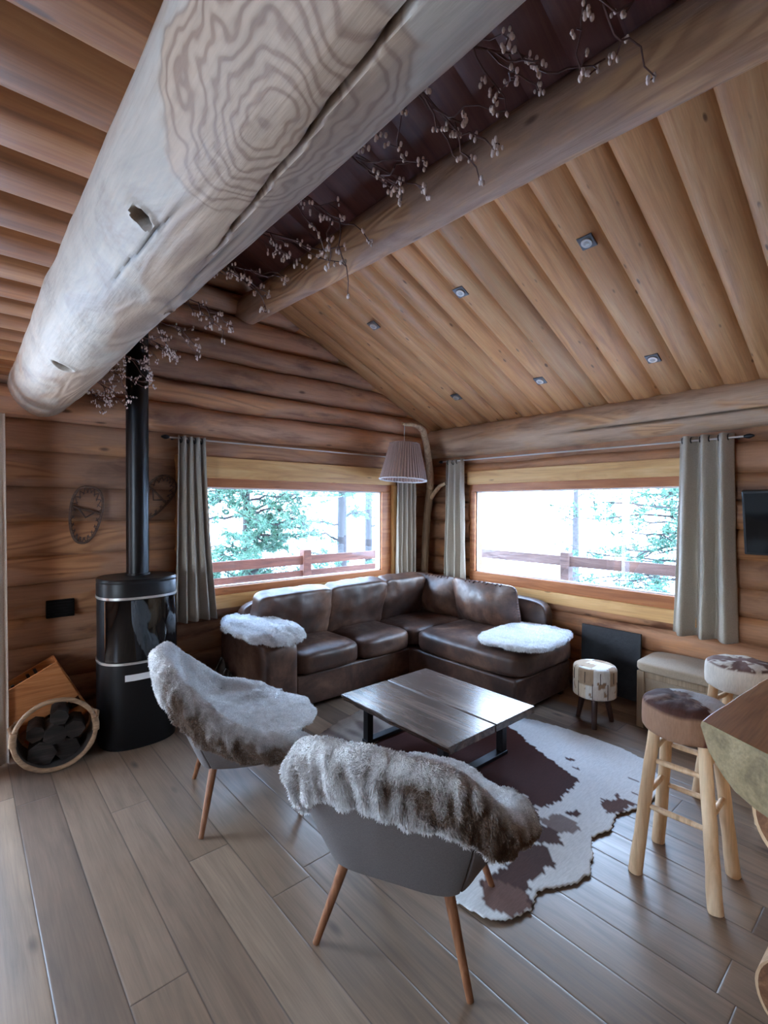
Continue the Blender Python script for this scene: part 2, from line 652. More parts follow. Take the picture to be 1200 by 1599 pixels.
def hidemat(name, bump=0.25):
    t = NT(name)
    n = t.noise(t.map((30, 160, 30)), 1.0, 4, 0.65)
    col = t.mix(0.45, t.tint(), t.ramp(n, [(0.3, 0.7), (0.7, 1.2)]), 'MULTIPLY')
    return t.out(col, 0.75, t.bump(n, bump, 0.006), spec=0.08)


HIDE = hidemat('cow_hide')
BLACK = plain('black_stove_steel', S(14, 14, 16), 0.42, 0.0, 0.35, nscale=60, namp=0.1)
PIPE = plain('black_pipe_enamel', S(10, 10, 12), 0.36, 0.0, 0.35)
GLASSBLK = plain('dark_stove_glass', S(10, 10, 12), 0.05, 0.0, 0.7)
CHROME = plain('brushed_metal', S(206, 204, 200), 0.36, 0.75)
DKMETAL = plain('dark_metal', S(36, 36, 40), 0.45, 0.6)
SLATE = plain('slate_stone', S(34, 35, 40), 0.6, nscale=14, namp=0.35, bump=0.5)
SCREEN = plain('tv_screen', S(8, 8, 10), 0.08, 0.0, 0.6)
TVBODY = plain('tv_plastic', S(16, 16, 18), 0.4)
PAPER = plain('white_paper', S(226, 226, 226), 0.7)
PLASTIC = plain('black_vent_plastic', S(12, 11, 12), 0.7, 0, 0.15)
BUD = plain('white_bud', S(244, 228, 222), 0.6)
TWIG = plain('dark_twig', S(86, 54, 48), 0.7)
SNOW = plain('snow', S(244, 247, 252), 0.9, nscale=0.6, namp=0.06)
BARK = plain('pine_bark', S(50, 46, 46), 0.9, nscale=16, namp=0.4, bump=0.6)
NEEDLE = plain('pine_needles', S(84, 124, 104), 0.7, tint=True)
SPOTGLASS = plain('spot_glass', S(210, 214, 214), 0.15, 0.3)
SPOTPLATE = plain('spot_plate', S(96, 98, 104), 0.4, 0.4)
TABLE = wood('table_plank', (S(48, 38, 34), S(84, 68, 60), S(112, 94, 84)), 'y', 1.0, 11, False, 0.27, 0.9, (3, 9), 0.10, spec=0.9)
COUNTER = wood('counter_wood', (S(140, 92, 58), S(182, 130, 88), S(204, 154, 110)), 'x', 1.0, 9, False, 0.4, 0.4, (2, 6), 0.1)
COUNTER_END = wood('counter_end_grain', (S(96, 82, 58), S(130, 112, 80), S(152, 134, 102)), 'x', 6.0, 6, False, 0.55, 0.0, bump=0.2, dist=2.5)
LOGEND = wood('log_end_grain', (S(92, 58, 40), S(124, 84, 58), S(150, 108, 78)), 'x', 1.0, 12, False, 0.6, 0, bump=0.2, dist=2)
STOOLWOOD = wood('stool_log_wood', (S(178, 140, 104), S(212, 178, 142), S(226, 198, 164)), 'z', 1.4, 14, False, 0.5, 0.5, (3, 12), 0.12, fiber=0.2)
OAKLEG = wood('beech_leg', (S(104, 64, 42), S(132, 86, 58), S(150, 104, 74)), 'z', 1.2, 30, False, 0.4, 0, bump=0.05, fiber=0.2)
BENCHWOOD = wood('bench_wood', (S(120, 100, 80), S(150, 128, 104), S(170, 148, 124)), 'z', 1.2, 20, False, 0.5, 0.2, bump=0.1)
DARKWOOD = plain('dark_leg_wood', S(58, 34, 28), 0.45)
BRANCH = wood('branch_bark', (S(116, 92, 70), S(164, 134, 104), S(192, 164, 130)), 'z', 3, 20, False, 0.6, 0.5, (4, 9), 0.4)
WEATHERED = wood('weathered_stick', (S(62, 46, 38), S(90, 68, 56), S(112, 88, 74)), 'x', 5, 24, False, 0.7, 0, bump=0.3)
ROPE = wood('peeled_stick', (S(112, 88, 66), S(150, 120, 92), S(174, 144, 114)), 'x', 5, 24, False, 0.6, 0, bump=0.3)
CRATE = wood('crate_wood', (S(140, 82, 44), S(182, 116, 68), S(200, 138, 88)), 'x', 1.5, 16, False, 0.55, 0.5, (3, 10), 0.1)
KINDLE = wood('kindling_wood', (S(24, 20, 18), S(40, 34, 30), S(62, 52, 46)), 'x', 3, 20, False, 0.8, 0, bump=0.3)
RAIL_R = wood('red_rail_wood', (S(58, 33, 25), S(82, 49, 38), S(102, 66, 53)), 'x', 1.5, 12, False, 0.7, 0.3, bump=0.2)
RAIL_G = wood('grey_rail_wood', (S(60, 46, 42), S(82, 64, 58), S(100, 82, 76)), 'y', 1.5, 12, False, 0.7, 0.3, bump=0.2)
PLASTER = plain('house_wall', S(214, 208, 196), 0.9, nscale=3, namp=0.08)
SHINGLE = plain('house_roof', S(140, 164, 190), 0.8, nscale=4, namp=0.15)


def glassmat():
    t = NT('window_glass')
    nd = t.t.nodes
    tr = nd.new('ShaderNodeBsdfTransparent')
    gl = nd.new('ShaderNodeBsdfGlossy')
    gl.inputs['Roughness'].default_value = 0.0
    lw = nd.new('ShaderNodeLayerWeight')
    p5 = t.math('POWER', lw.outputs['Facing'], 5.0)
    lw.inputs[0].default_value = 0.5
    fr_ = t.math('MULTIPLY_ADD', p5, 0.9, 0.03)
    mx = nd.new('ShaderNodeMixShader')
    t.t.links.new(fr_, mx.inputs[0])
    t.t.links.new(tr.outputs[0], mx.inputs[1])
    t.t.links.new(gl.outputs[0], mx.inputs[2])
    t.t.links.new(mx.outputs[0], nd['Material Output'].inputs[0])
    return t.m


GLASS = glassmat()

# ------------------------------------------------------------------ dimensions
YA, XB = 4.03, 4.2          # back wall plane, right wall plane
XL, YR = -2.8, -2.6         # left wall, rear wall
ROOF = lambda x: 4.336 - 0.443 * x if x > 0.42 else 4.15 - 0.443 * (0.42 - x)
A0, A1 = 1.36, 3.60         # back window opening in x
B0, B1 = 1.05, 3.40         # right window opening in y
WZ0, WZ1 = 0.79, 1.95       # opening heights
LOFT = 2.46


# ------------------------------------------------------------------ floor, walls, ceilings
f = MB()
f.span((XL - .2, YR - .2, -.12), (XB + .2, YA + .2, 0))
struct(f.build('floor', FLOOR, smooth=False))


def logwall(name, mat, u0, u1, ztop, place, holes, roof, seed, relief=lambda k, z: 0.03, hbase=0.215):
    """courses of round logs; place(u, z, depth) -> point, depth positive into the room"""
    rnd = random.Random(seed)
    b = MB()
    z = 0.0
    k = 0
    du = 0.045
    nu = int((u1 - u0) / du)
    nt = 11
    while z < ztop:
        h = hbase * rnd.uniform(0.88, 1.14)
        am = relief(k, z) * rnd.uniform(0.8, 1.25)
        bs = rnd.uniform(-0.006, 0.008)
        tn = rnd.uniform(0.80, 1.14)
        wm = rnd.uniform(-0.04, 0.04)
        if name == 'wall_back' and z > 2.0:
            tn *= 1.38  # gable logs: honey wood tone, plus window brightness put into the tint
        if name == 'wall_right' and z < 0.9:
            tn *= 1.35  # light falling on the lower right wall, put into the tint
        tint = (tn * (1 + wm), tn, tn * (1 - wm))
        i0 = len(b.v)
        zz = [[0] * (nt + 1) for _ in range(nu + 1)]

        def edge(kk, u, zb):
            if kk == 0:
                return zb
            a = 0.010 if zb < 2.0 else 0.020
            return zb + a * nz(u * 1.2, kk * 7.3 + seed) + 0.005 * nz(u * 5, kk * 3.1 + seed)
        for i in range(nu + 1):
            u = u0 + (u1 - u0) * i / nu
            lo, hi = edge(k, u, z), edge(k + 1, u, z + h)
            for j in range(nt + 1):
                t = j / nt
                zc = lerp(lo, hi, t)
                q = max(0.0, 1 - abs(2 * t - 1) ** 2.4) ** 0.6
                d = bs - 0.03 + am * q + 0.006 * q * nz(u * 2.2, zc * 9, seed + k) + 0.012 * q * nz(u * 0.9, k * 5.1, seed)
                zz[i][j] = zc
                sh = 1.0
                b.vert(place(u, zc, d), tint)
        for i in range(nu):
            uc = u0 + (u1 - u0) * (i + .5) / nu
            for j in range(nt):
                zc = (zz[i][j] + zz[i][j + 1]) / 2
                if any(h0 < uc < h1 and z0 < zc < z1 for h0, h1, z0, z1 in holes):
                    continue
                if roof and zc > roof(uc) + 0.06:
                    continue
                a = i0 + i * (nt + 1) + j
                c2 = a + nt + 1
                b.f.append((a, c2, c2 + 1, a + 1))
        z += h
        k += 1
    o = b.build(name, mat)
    return struct(o)


DOORX0, DOORX1, DOORZ = -1.75, -0.10, 2.12
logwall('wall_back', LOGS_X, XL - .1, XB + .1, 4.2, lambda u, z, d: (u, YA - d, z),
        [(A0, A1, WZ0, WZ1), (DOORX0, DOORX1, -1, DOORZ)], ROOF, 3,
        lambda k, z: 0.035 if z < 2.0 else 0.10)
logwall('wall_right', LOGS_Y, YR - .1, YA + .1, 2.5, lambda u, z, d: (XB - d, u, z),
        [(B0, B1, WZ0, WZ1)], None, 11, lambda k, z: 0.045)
logwall('wall_left', LOGS_Y, YR - .1, YA + .1, 2.7, lambda u, z, d: (XL + d, u, z),
        [(0.5, 1.7, 0.9, 2.0)], None, 23, lambda k, z: 0.045)
logwall('wall_rear', LOGS_X, XL - .1, XB + .1, 4.2, lambda u, z, d: (u, YR + d, z),
        [], ROOF, 37, lambda k, z: 0.05)
# backing so no light leaks through the courses
b = MB()
t_ = 0.10
for (x0, x1, z0, z1) in ((XL - .2, DOORX0, 0, 4.3), (DOORX1, A0 - .02, 0, 4.3), (A0 - .02, A1 + .02, 0, WZ0 - .02), (A0 - .02, A1 + .02, WZ1 + .02, 4.3), (A1 + .02, XB + .25, 0, 4.3), (DOORX0, DOORX1, DOORZ, 4.3)):
    b.span((x0, YA + .06, z0), (x1, YA + .06 + t_, z1))
struct(b.build('wall_back_core', LOGS_X, smooth=False))
b = MB()
for (y0, y1, z0, z1) in ((YR - .2, B0 - .02, 0, 2.7), (B1 + .02, YA + .2, 0, 2.7), (B0 - .02, B1 + .02, 0, WZ0 - .02), (B0 - .02, B1 + .02, WZ1 + .02, 2.7)):
    b.span((XB + .06, y0, z0), (XB + .06 + t_, y1, z1))
struct(b.build('wall_right_core', LOGS_Y, smooth=False))
b = MB()
for (y0, y1, z0, z1) in ((YR - .2, .5, 0, 2.9), (1.7, YA + .2, 0, 2.9), (.5, 1.7, 0, .9), (.5, 1.7, 2.0, 2.9)):
    b.span((XL - .06 - t_, y0, z0), (XL - .06, y1, z1))
struct(b.build('wall_left_core', LOGS_Y, smooth=False))
b = MB()
for (x0, x1, z0, z1) in ((XL - .2, XB + .2, 0, 4.3),):
    b.span((x0, YR - .06 - t_, z0), (x1, YR - .06, z1))
struct(b.build('wall_rear_core', LOGS_X, smooth=False))


def boards(name, mat, y0, y1, x0, x1, zf, pitch=0.2095, off=0.22, drop=0.032, seed=1, flip=1):
    """rounded boards running along x, laid side by side along y, seen from below"""
    b = MB()
    rnd = random.Random(seed)
    k0 = math.floor((y0 - off) / pitch)
    k1 = math.ceil((y1 - off) / pitch)
    nx = 14
    nt = 10
    for k in range(k0, k1):
        tn = rnd.uniform(0.86, 1.1)
        wm = rnd.uniform(-.03, .03)
        tint = (tn * (1 + wm), tn, tn * (1 - wm))
        sk = rnd.uniform(-0.25, 0.25)
        i0 = len(b.v)
        for i in range(nx + 1):
            x = lerp(x0, x1, i / nx)
            for j in range(nt + 1):
                t = j / nt
                y = off + (k + t) * pitch
                tt = min(1, max(0, t + sk * t * (1 - t)))
                bulge = max(0, 1 - abs(2 * tt - 1) ** 2.6) ** 0.75
                b.vert((x, y, zf(x) - drop * bulge), tint)
        for i in range(nx):
            for j in range(nt):
                a = i0 + i * (nt + 1) + j
                q = (a, a + 1, a + nt + 2, a + nt + 1)
                b.f.append(q)
    return struct(b.build(name, mat))


boards('ceiling', CEIL, YR - .1, YA + .15, 2.12, XB + .3, lambda x: 4.336 - 0.443 * x, seed=5)
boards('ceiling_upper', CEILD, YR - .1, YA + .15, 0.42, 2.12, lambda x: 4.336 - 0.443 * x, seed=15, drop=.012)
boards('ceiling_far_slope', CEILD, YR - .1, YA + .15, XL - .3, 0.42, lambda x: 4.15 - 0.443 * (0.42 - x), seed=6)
boards('ceiling_loft', CEILF, YR - .1, YA + .1, XL - .1, 0.40, lambda x: LOFT, seed=7, drop=0.036)
b = MB()
b.span((XL - .1, YR - .1, LOFT + .03), (0.38, YA + .05, LOFT + .10))
struct(b.build('loft_floor', CEILF, smooth=False))
# roof above the boards keeps daylight out
b = MB()
for xa, xb_ in ((0.42, XB + .6), (0.42, XL - .6)):
    za, zb = ROOF(xa + 1e-6) + .06, (4.336 - .443 * xb_ if xb_ > 0 else 4.15 - .443 * (.42 - xb_)) + .06
    i0 = len(b.v)
    for (x, z) in ((xa, za), (xb_, zb)):
        for y in (YR - .4, YA + .5):
            for dz in (0, .12):
                b.vert((x, y, z + dz))
    for q in ((0, 2, 6, 4), (1, 5, 7, 3), (0, 4, 5, 1), (2, 3, 7, 6), (4, 6, 7, 5), (0, 1, 3, 2)):
        b.f.append(tuple(i0 + k for k in q))
struct(b.build('roof', PINE_X, smooth=False))


# ------------------------------------------------------------------ log beams
def round_log(name, mat, y0, y1, cfn, rfn, n=120, step=0.025, seed=0, cracks=(), holes=(), ends=True):
    b = MB()
    ny = int((y1 - y0) / step)
    i0 = 0
    for j in range(ny + 1):
        y = lerp(y0, y1, j / ny)
        cx, cz = cfn(y)
        r0 = rfn(y)
        for i in range(n):
            a = 2 * PI * i / n
            r = r0 * (1 + 0.055 * nz(math.cos(a) * .9 + seed, math.sin(a) * .9, y * 1.1) + 0.034 * nz(math.cos(a) * 2 + seed, math.sin(a) * 2, y * 3.3) + 0.008 * nz(math.cos(a) * 6, math.sin(a) * 6 + seed, y * 9))
            tn = 1.0
            ad = math.degrees(a)
            ad = ad - 360 if ad > 180 else ad
            for (ya, aa, yb, ab, dep, wd) in cracks:
                if ya <= y <= yb:
                    tt = (y - ya) / (yb - ya)
                    ac = lerp(aa, ab, tt) + 2.2 * nz(y * 6, aa)
                    e = min(1.0, 4 * tt, 4 * (1 - tt))
                    q = math.exp(-((ad - ac) / (wd * (0.5 + 0.5 * e))) ** 2) * e
                    r -= dep * q
                    tn = min(tn, 1 - 0.85 * q)
            for (yh, ah, rh, dep) in holes:
                dd = math.hypot((y - yh), R_(ad - ah) * r0) / rh
                if dd < 3:
                    q = math.exp(-dd ** 4)
                    r -= dep * q - 0.006 * math.exp(-((dd - 1.5) / .5) ** 2)
                    tn = min(tn, 1 - 0.97 * min(1, q * 1.6))  # knot hole: shade of the recess painted over dark knot wood
            b.vert((cx + math.cos(a) * r, y, cz + math.sin(a) * r), (tn, tn, tn))
    for j in range(ny):
        for i in range(n):
            a = j * n + i
            c = j * n + (i + 1) % n
            b.f.append((a, a + n, c + n, c))
    if ends:
        b.f.append(tuple(range(n)))
        b.f.append(tuple(ny * n + i for i in range(n))[::-1])
    return b.build(name, mat)


o = round_log('log_beam', BEAM, YR, YA + .01, lambda y: (0.42 + .012 * nz(y * .7), 2.375 + .012 * nz(y * .6, 9)), lambda y: 0.18, 190, 0.0095, 1,
              cracks=((0.20, -98, 1.22, -80, 0.035, 1.15), (0.95, -76, 1.7, -72, 0.008, 1.2), (1.0, -118, 1.6, -122, 0.005, 1.2)),
              holes=((1.17, -130, 0.019, 0.07), (2.54, -113, 0.030, 0.07), (1.62, -62, 0.012, 0.02)))
tag(o, 'thick pale peeled log beam overhead with dark crack, knots and swirling wood rings', 'beam')
o = round_log('log_beam', PURLIN, YR, YA + .01, lambda y: (1.905 + .016 * (4.0 - y) + .008 * nz(y * .8, 4), 3.30 - .022 * (4.0 - y) + .008 * nz(y * .7, 2)), lambda y: 0.116 + 0.0095 * (4.0 - y), 80, 0.035, 5,
              cracks=((-.5, -60, 1.5, -66, 0.012, 1.5),))
tag(o, 'slimmer round log beam carrying the sloping board ceiling behind the twig garland', 'beam')
o = round_log('log_beam', PLATE, YR, YA + .01, lambda y: (4.22 + .01 * nz(y * .8, 14), 2.32 + .008 * nz(y * .7, 12)), lambda y: 0.17, 72, 0.04, 9,
              cracks=((0.2, -158, 2.6, -162, 0.02, 3),))
tag(o, 'long horizontal log beam under the ceiling edge above the right window', 'beam')


# ------------------------------------------------------------------ windows
def window_back():
    w_ = struct(empty('window_1', ((A0 + A1) / 2, YA, WZ0)))
    P = lambda mb, name, mat, bev=0.004: struct(local(mb, w_).build(name, mat, w_, smooth=False, bevel=bev))
    y0, y1 = YA - .045, YA + .10
    P(MB().span((A0 - .06, y0, 1.832), (A1 + .04, YA + .05, 2.008)), 'header_board', PINE_X)
    P(MB().span((A0 - .06, y0, 0.735), (A1 + .04, YA + .05, 0.850)), 'sill_board', PINE_X)
    P(MB().span((A1 - .015, y0 - .012, 0.80), (A1 + .045, YA + .12, 1.832)), 'jamb_board', PINE_Z)
    P(MB().span((A0 - .06, y0 - .012, 0.80), (A0 + .005, YA + .12, 1.832)), 'jamb_board', PINE_Z)
    fr = MB()
    g0, g1, gz0, gz1 = 1.44, 3.455, 0.912, 1.757
    fy0, fy1 = YA - .025, YA + .09
    fr.span((A0, fy0, gz1), (A1 - .015, fy1, 1.835))
    fr.span((A0, fy0, 0.848), (A1 - .015, fy1, gz0))
    fr.span((A0, fy0, gz0), (g0, fy1, gz1))
    fr.span((g1, fy0, gz0), (A1 - .015, fy1, gz1))
    P(fr, 'window_frame', ORANGE_X)
    bead = MB()
    q = .012
    for a, c in (((g0, YA, gz0), (g0 + q, YA + .03, gz1)), ((g1 - q, YA, gz0), (g1, YA + .03, gz1)), ((g0, YA, gz0), (g1, YA + .03, gz0 + q)), ((g0, YA, gz1 - q), (g1, YA + .03, gz1))):
        bead.span(a, c)
    P(bead, 'glazing_bead', PAPER, 0)
    P(MB().span((g0 - .005, YA + .035, gz0 - .005), (g1 + .005, YA + .041, gz1 + .005)), 'pane', GLASS, 0)


def local(mb, parent):
    l = parent.location
    mb.v = [(x - l[0], y - l[1], z - l[2]) for x, y, z in mb.v]
    return mb


def window_right():
    w_ = struct(empty('window_2', (XB, (B0 + B1) / 2, WZ0)))
    P = lambda mb, name, mat, bev=0.004: struct(local(mb, w_).build(name, mat, w_, smooth=False, bevel=bev))
    x0, x1 = XB - .055, XB + .05
    P(MB().span((x0, B0 - .04, 1.838), (x1, B1 + .0, 1.978)), 'header_board', PINE_Y)
    P(MB().span((x0, B0 - .04, 0.700), (x1, B1 + .0, 0.808)), 'sill_board', PINE_Y)
    fr = MB()
    g0, g1, gz0, gz1 = 1.13, 3.315, 0.908, 1.762
    fx0, fx1 = XB - .03, XB + .10
    fr.span((fx0, B0 - .03, gz1), (fx1, B1 - .02, 1.84))
    fr.span((fx0, B0 - .03, 0.806), (fx1, B1 - .02, gz0))
    fr.span((fx0, B0 - .03, gz0), (fx1, g0, gz1))
    fr.span((fx0, g1, gz0), (fx1, B1 - .02, gz1))
    P(fr, 'window_frame', ORANGE_Y)
    bead = MB()
    q = .012
    for a, c in (((XB, g0, gz0), (XB + .03, g0 + q, gz1)), ((XB, g1 - q, gz0), (XB + .03, g1, gz1)), ((XB, g0, gz0), (XB + .03, g1, gz0 + q)), ((XB, g0, gz1 - q), (XB + .03, g1, gz1))):
        bead.span(a, c)
    P(bead, 'glazing_bead', PAPER, 0)
    P(MB().span((XB + .035, g0 - .005, gz0 - .005), (XB + .041, g1 + .005, gz1 + .005)), 'pane', GLASS, 0)
    P(MB().span((XB + .033, 1.20, 1.385), (XB + .035, 1.350, 1.625)), 'white_notice', PAPER, 0)


window_back()
window_right()
# glazed door in the back wall, left of the photograph
d_ = struct(empty('door_1', ((DOORX0 + DOORX1) / 2, YA, 0)))
fr = MB()
fr.span((DOORX0 - .05, YA - .05, 0), (DOORX0 + .08, YA + .12, DOORZ + .05))
fr.span((DOORX1 - .08, YA - .05, 0), (DOORX1 + .05, YA + .12, DOORZ + .05))
fr.span((DOORX0 + .08, YA - .05, DOORZ - .08), (DOORX1 - .08, YA + .12, DOORZ + .05))
fr.span((DOORX0 + .08, YA - .02, 0), (DOORX1 - .08, YA + .10, .12))
fr.span((-.97, YA - .02, .12), (-.88, YA + .10, DOORZ - .08))
struct(local(fr, d_).build('door_frame', ORANGE_X, d_, smooth=False, bevel=.004))

# ------------------------------------------------------------------ stove
st = tag(empty('wood_stove', (0.93, 3.69, 0)), 'black oval wood burning stove with tall flue pipe against the log wall', 'stove')
pw = 2.5
MB().lathe([(.97, 0), (.97, .02), (1, .03), (1, .56)], n=64, sx=.245, sy=.215, pw=pw).build('stove_base', BLACK, st)
MB().lathe([(.975, .575), (.985, .58), (.985, .985)], n=64, sx=.245, sy=.215, pw=pw).build('firebox', BLACK, st)
MB().lathe([(1, 1.0), (1, 1.075), (.985, 1.085), (.985, 1.088), (1.0, 1.092), (1.0, 1.105), (.97, 1.115)], n=64, sx=.245, sy=.215, pw=pw).build('stove_top', BLACK, st)
for z in (0.56, 0.985):
    MB().lathe([(.99, z), (1.012, z), (1.012, z + .015), (.99, z + .015)], n=64, sx=.245, sy=.215, pw=pw).build('steel_band', CHROME, st)


def curved_panel(a0, a1, z0, z1, k, th=0.008, n=24):
    b = MB()

    def fn(u, v):
        a = lerp(a0, a1, u)
        ca, sa = math.cos(a), math.sin(a)
        q = (abs(ca) ** pw + abs(sa) ** pw) ** (-1 / pw)
        kk = k if v < 0.5 else k + th / .23
        zz = z0 if v in (0.0, 1.0) or False else z1
        return (0, 0, 0)
    rows = [(k, z0), (k + th / .23, z0), (k + th / .23, z1), (k, z1)]
    i0 = 0
    for kk, zz in rows + [rows[0]]:
        for i in range(n + 1):
            a = lerp(a0, a1, i / n)
            ca, sa = math.cos(a), math.sin(a)
            q = (abs(ca) ** pw + abs(sa) ** pw) ** (-1 / pw)
            b.vert((.245 * kk * q * ca, .215 * kk * q * sa, zz))
    for r in range(4):
        for i in range(n):
            a = r * (n + 1) + i
            b.f.append((a, a + 1, a + n + 2, a + n + 1))
    return b


dr = curved_panel(R_(-148), R_(-18), 0.585, 0.98, .99).build('stove_door', GLASSBLK, st)
curved_panel(R_(-118), R_(-52), 0.455, 0.495, 1.0).build('pale_handle_strip', PAPER, st)
pp = MB().tube([(.02, .06, 1.10), (.02, .06, 1.72), (.02, .06, 3.84)], .0725, 40).build('flue_pipe', PIPE, st)
MB().tube([(.02, .06, 1.72), (.02, .06, 1.725)], .0745, 40).build('pipe_joint', PIPE, pp)
MB().tube([(.02, .06, 1.11), (.02, .06, 1.13)], .083, 40).build('pipe_collar', BLACK, pp)

# wall vent
v_ = tag(empty('wall_vent', (.523, YA - .015, .89)), 'small black rectangular vent grille on the log wall left of the stove', 'vent')
MB().box((0, 0, 0), (.165, .03, .12)).build('vent_plate', PLASTIC, v_, smooth=False, bevel=.004)
sl = MB()
for k in range(5):
    sl.box((0, -.018, -.04 + .02 * k), (.14, .008, .008))
sl.build('vent_slat', PLASTIC, v_, smooth=False)


# snowshoes
def snowshoe(loc, rz, label, hw=.095, hh=.2):
    s_ = tag(empty('snowshoe', loc), label, 'snowshoe', 'old snowshoes on the log wall')
    s_.rotation_euler = (0, rz, 0)
    pts = []
    for i in range(41):
        a = 2 * PI * i / 40
        wdt = hw * (1.0 + .18 * math.sin(a))
        pts.append((wdt * math.copysign(abs(math.cos(a)) ** .8, math.cos(a)), 0, hh * math.copysign(abs(math.sin(a)) ** .9, math.sin(a))))
    MB().tube(pts, .009, 8, False).build('hoop', WEATHERED, s_)
    MB().tube([(-hw * .95, 0, .05), (hw * .95, 0, .02)], .008, 8).build('crossbar', WEATHERED, s_)
    b = MB()
    rnd = random.Random(4)
    for i in range(20):
        a = 2 * PI * i / 20
        p = Vector((hw * 1.05 * math.cos(a), 0, hh * math.sin(a)))
        q = Vector((hw * .72 * math.cos(a + .22), -.004, hh * .8 * math.sin(a + .22)))
        b.tube([p, q], .003, 5)
        q2 = Vector((hw * .72 * math.cos(a - .22), .004, hh * .8 * math.sin(a - .22)))
        b.tube([p, q2], .003, 5)
    b.tube([(-.05, 0, .04), (.0, -.01, -.02), (.06, 0, .03)], .006, 6)
    b.build('lacing', DARKWOOD, s_)


snowshoe((.675, YA - .035, 1.535), R_(8), 'oval wooden snowshoe hanging on the log wall left of the flue pipe')
snowshoe((1.135, YA - .035, 1.66), R_(38), 'wooden snowshoe on the log wall half hidden behind the flue pipe')

# ------------------------------------------------------------------ log basket, crate
bk = tag(empty('log_basket', (.43, 3.50, 0), R_(-6)), 'round hoop log basket with dark lining on the floor left of the stove', 'basket')
rr = .222


def ring(y, r, tr, a0=0, a1=360, n=40, wob=.12, cz=None, seed=1):
    cz = r if cz is None else cz
    return MB().tube([(r * math.cos(R_(lerp(a0, a1, i / n))), y + .004 * nz(i * .7, seed), cz + r * math.sin(R_(lerp(a0, a1, i / n))) * 1.0) for i in range(n + 1)], [tr * (1 + .25 * nz(i * .5, seed)) for i in range(n + 1)], 9, True, wob, seed)


ring(0, rr - .014, .0135, cz=rr).build('front_hoop', ROPE, bk)
ring(.25, rr - .02, .012, 170, 370, cz=rr, seed=5).build('rear_hoop', ROPE, bk)
b = MB()
b.grid(lambda u, v: ((rr - .02) * math.cos(R_(lerp(175, 365, u))), lerp(.02, .25, v), rr + (rr - .02) * math.sin(R_(lerp(175, 365, u)))), 30, 4)
b.build('lining', FELT, bk)
for sgn in (-1, 1):
    MB().tube([(sgn * (rr - .012), 0, rr + .03), (sgn * (rr + .005), .11, rr + .05), (sgn * (rr - .02), .25, rr + .02)], .011, 8, True, .1, 3).build('side_stick', ROPE, bk)
    MB().tube([(sgn * (rr - .014), -.004, rr - .02), (sgn * (rr - .013), -.004, rr + .02), (sgn * (rr - .02), -.004, rr + .06)], .019, 8, True).build('binding', ROPE, bk)
rnd = random.Random(8)
for k, (x, z, s_) in enumerate(((-.07, .10, .075), (.06, .09, .07), (0, .20, .065), (-.10, .22, .05), (.10, .21, .055), (.02, .30, .05))):
    b = MB()
    y0 = .05 + rnd.uniform(0, .03)
    b.tube([(x, y0, z), (x, y0 + .08, z), (x + .005, y0 + .165, z + .005)], s_, 7, True, .15, k)
    o = b.build('firewood_log', KINDLE, None)
    o.location = (.43, 3.50, 0)
    o.rotation_euler = (0, 0, R_(-6))
    tag(o, 'dark split firewood log lying inside the hoop basket', 'log', 'firewood in the basket')

cr = tag(empty('wooden_crate', (.475, 3.885, 0)), 'tilted orange wooden crate leaning on the log wall behind the hoop basket', 'crate')
rot = Matrix.Rotation(R_(-27), 3, 'Y')
base = Vector((0, 0, .09))


def cbox(c, size, name, mat=CRATE):
    b = MB()
    b.box(base + rot @ Vector(c), size, rot)
    return b.build(name, mat, cr, smooth=False, bevel=.003)


cbox((0.02, -.085, .30), (.40, .014, .28), 'front_board')
cbox((0.02, .085, .30), (.40, .014, .28), 'back_board')
cbox((-.18, 0, .23), (.014, .17, .42), 'end_board')
cbox((.22, 0, .23), (.014, .17, .42), 'end_board')
cbox((0.02, 0, .03), (.40, .17, .014), 'bottom_board')
rnd = random.Random(3)
for k in range(7):
    a = base + rot @ Vector((-.1 + .04 * k, -.05 + .017 * k, .06))
    c = base + rot @ Vector((-.08 + .045 * k, -.055 + .018 * k, .43 + rnd.uniform(-.03, .04)))
    b = MB()
    b.bar(Vector(a) + Vector(cr.location), Vector(c) + Vector(cr.location), .024, .018)
    o = b.build('kindling_stick', KINDLE, None, smooth=False)
    tag(o, 'dark split kindling stick standing in the tilted wooden crate', 'stick', 'kindling in the crate')


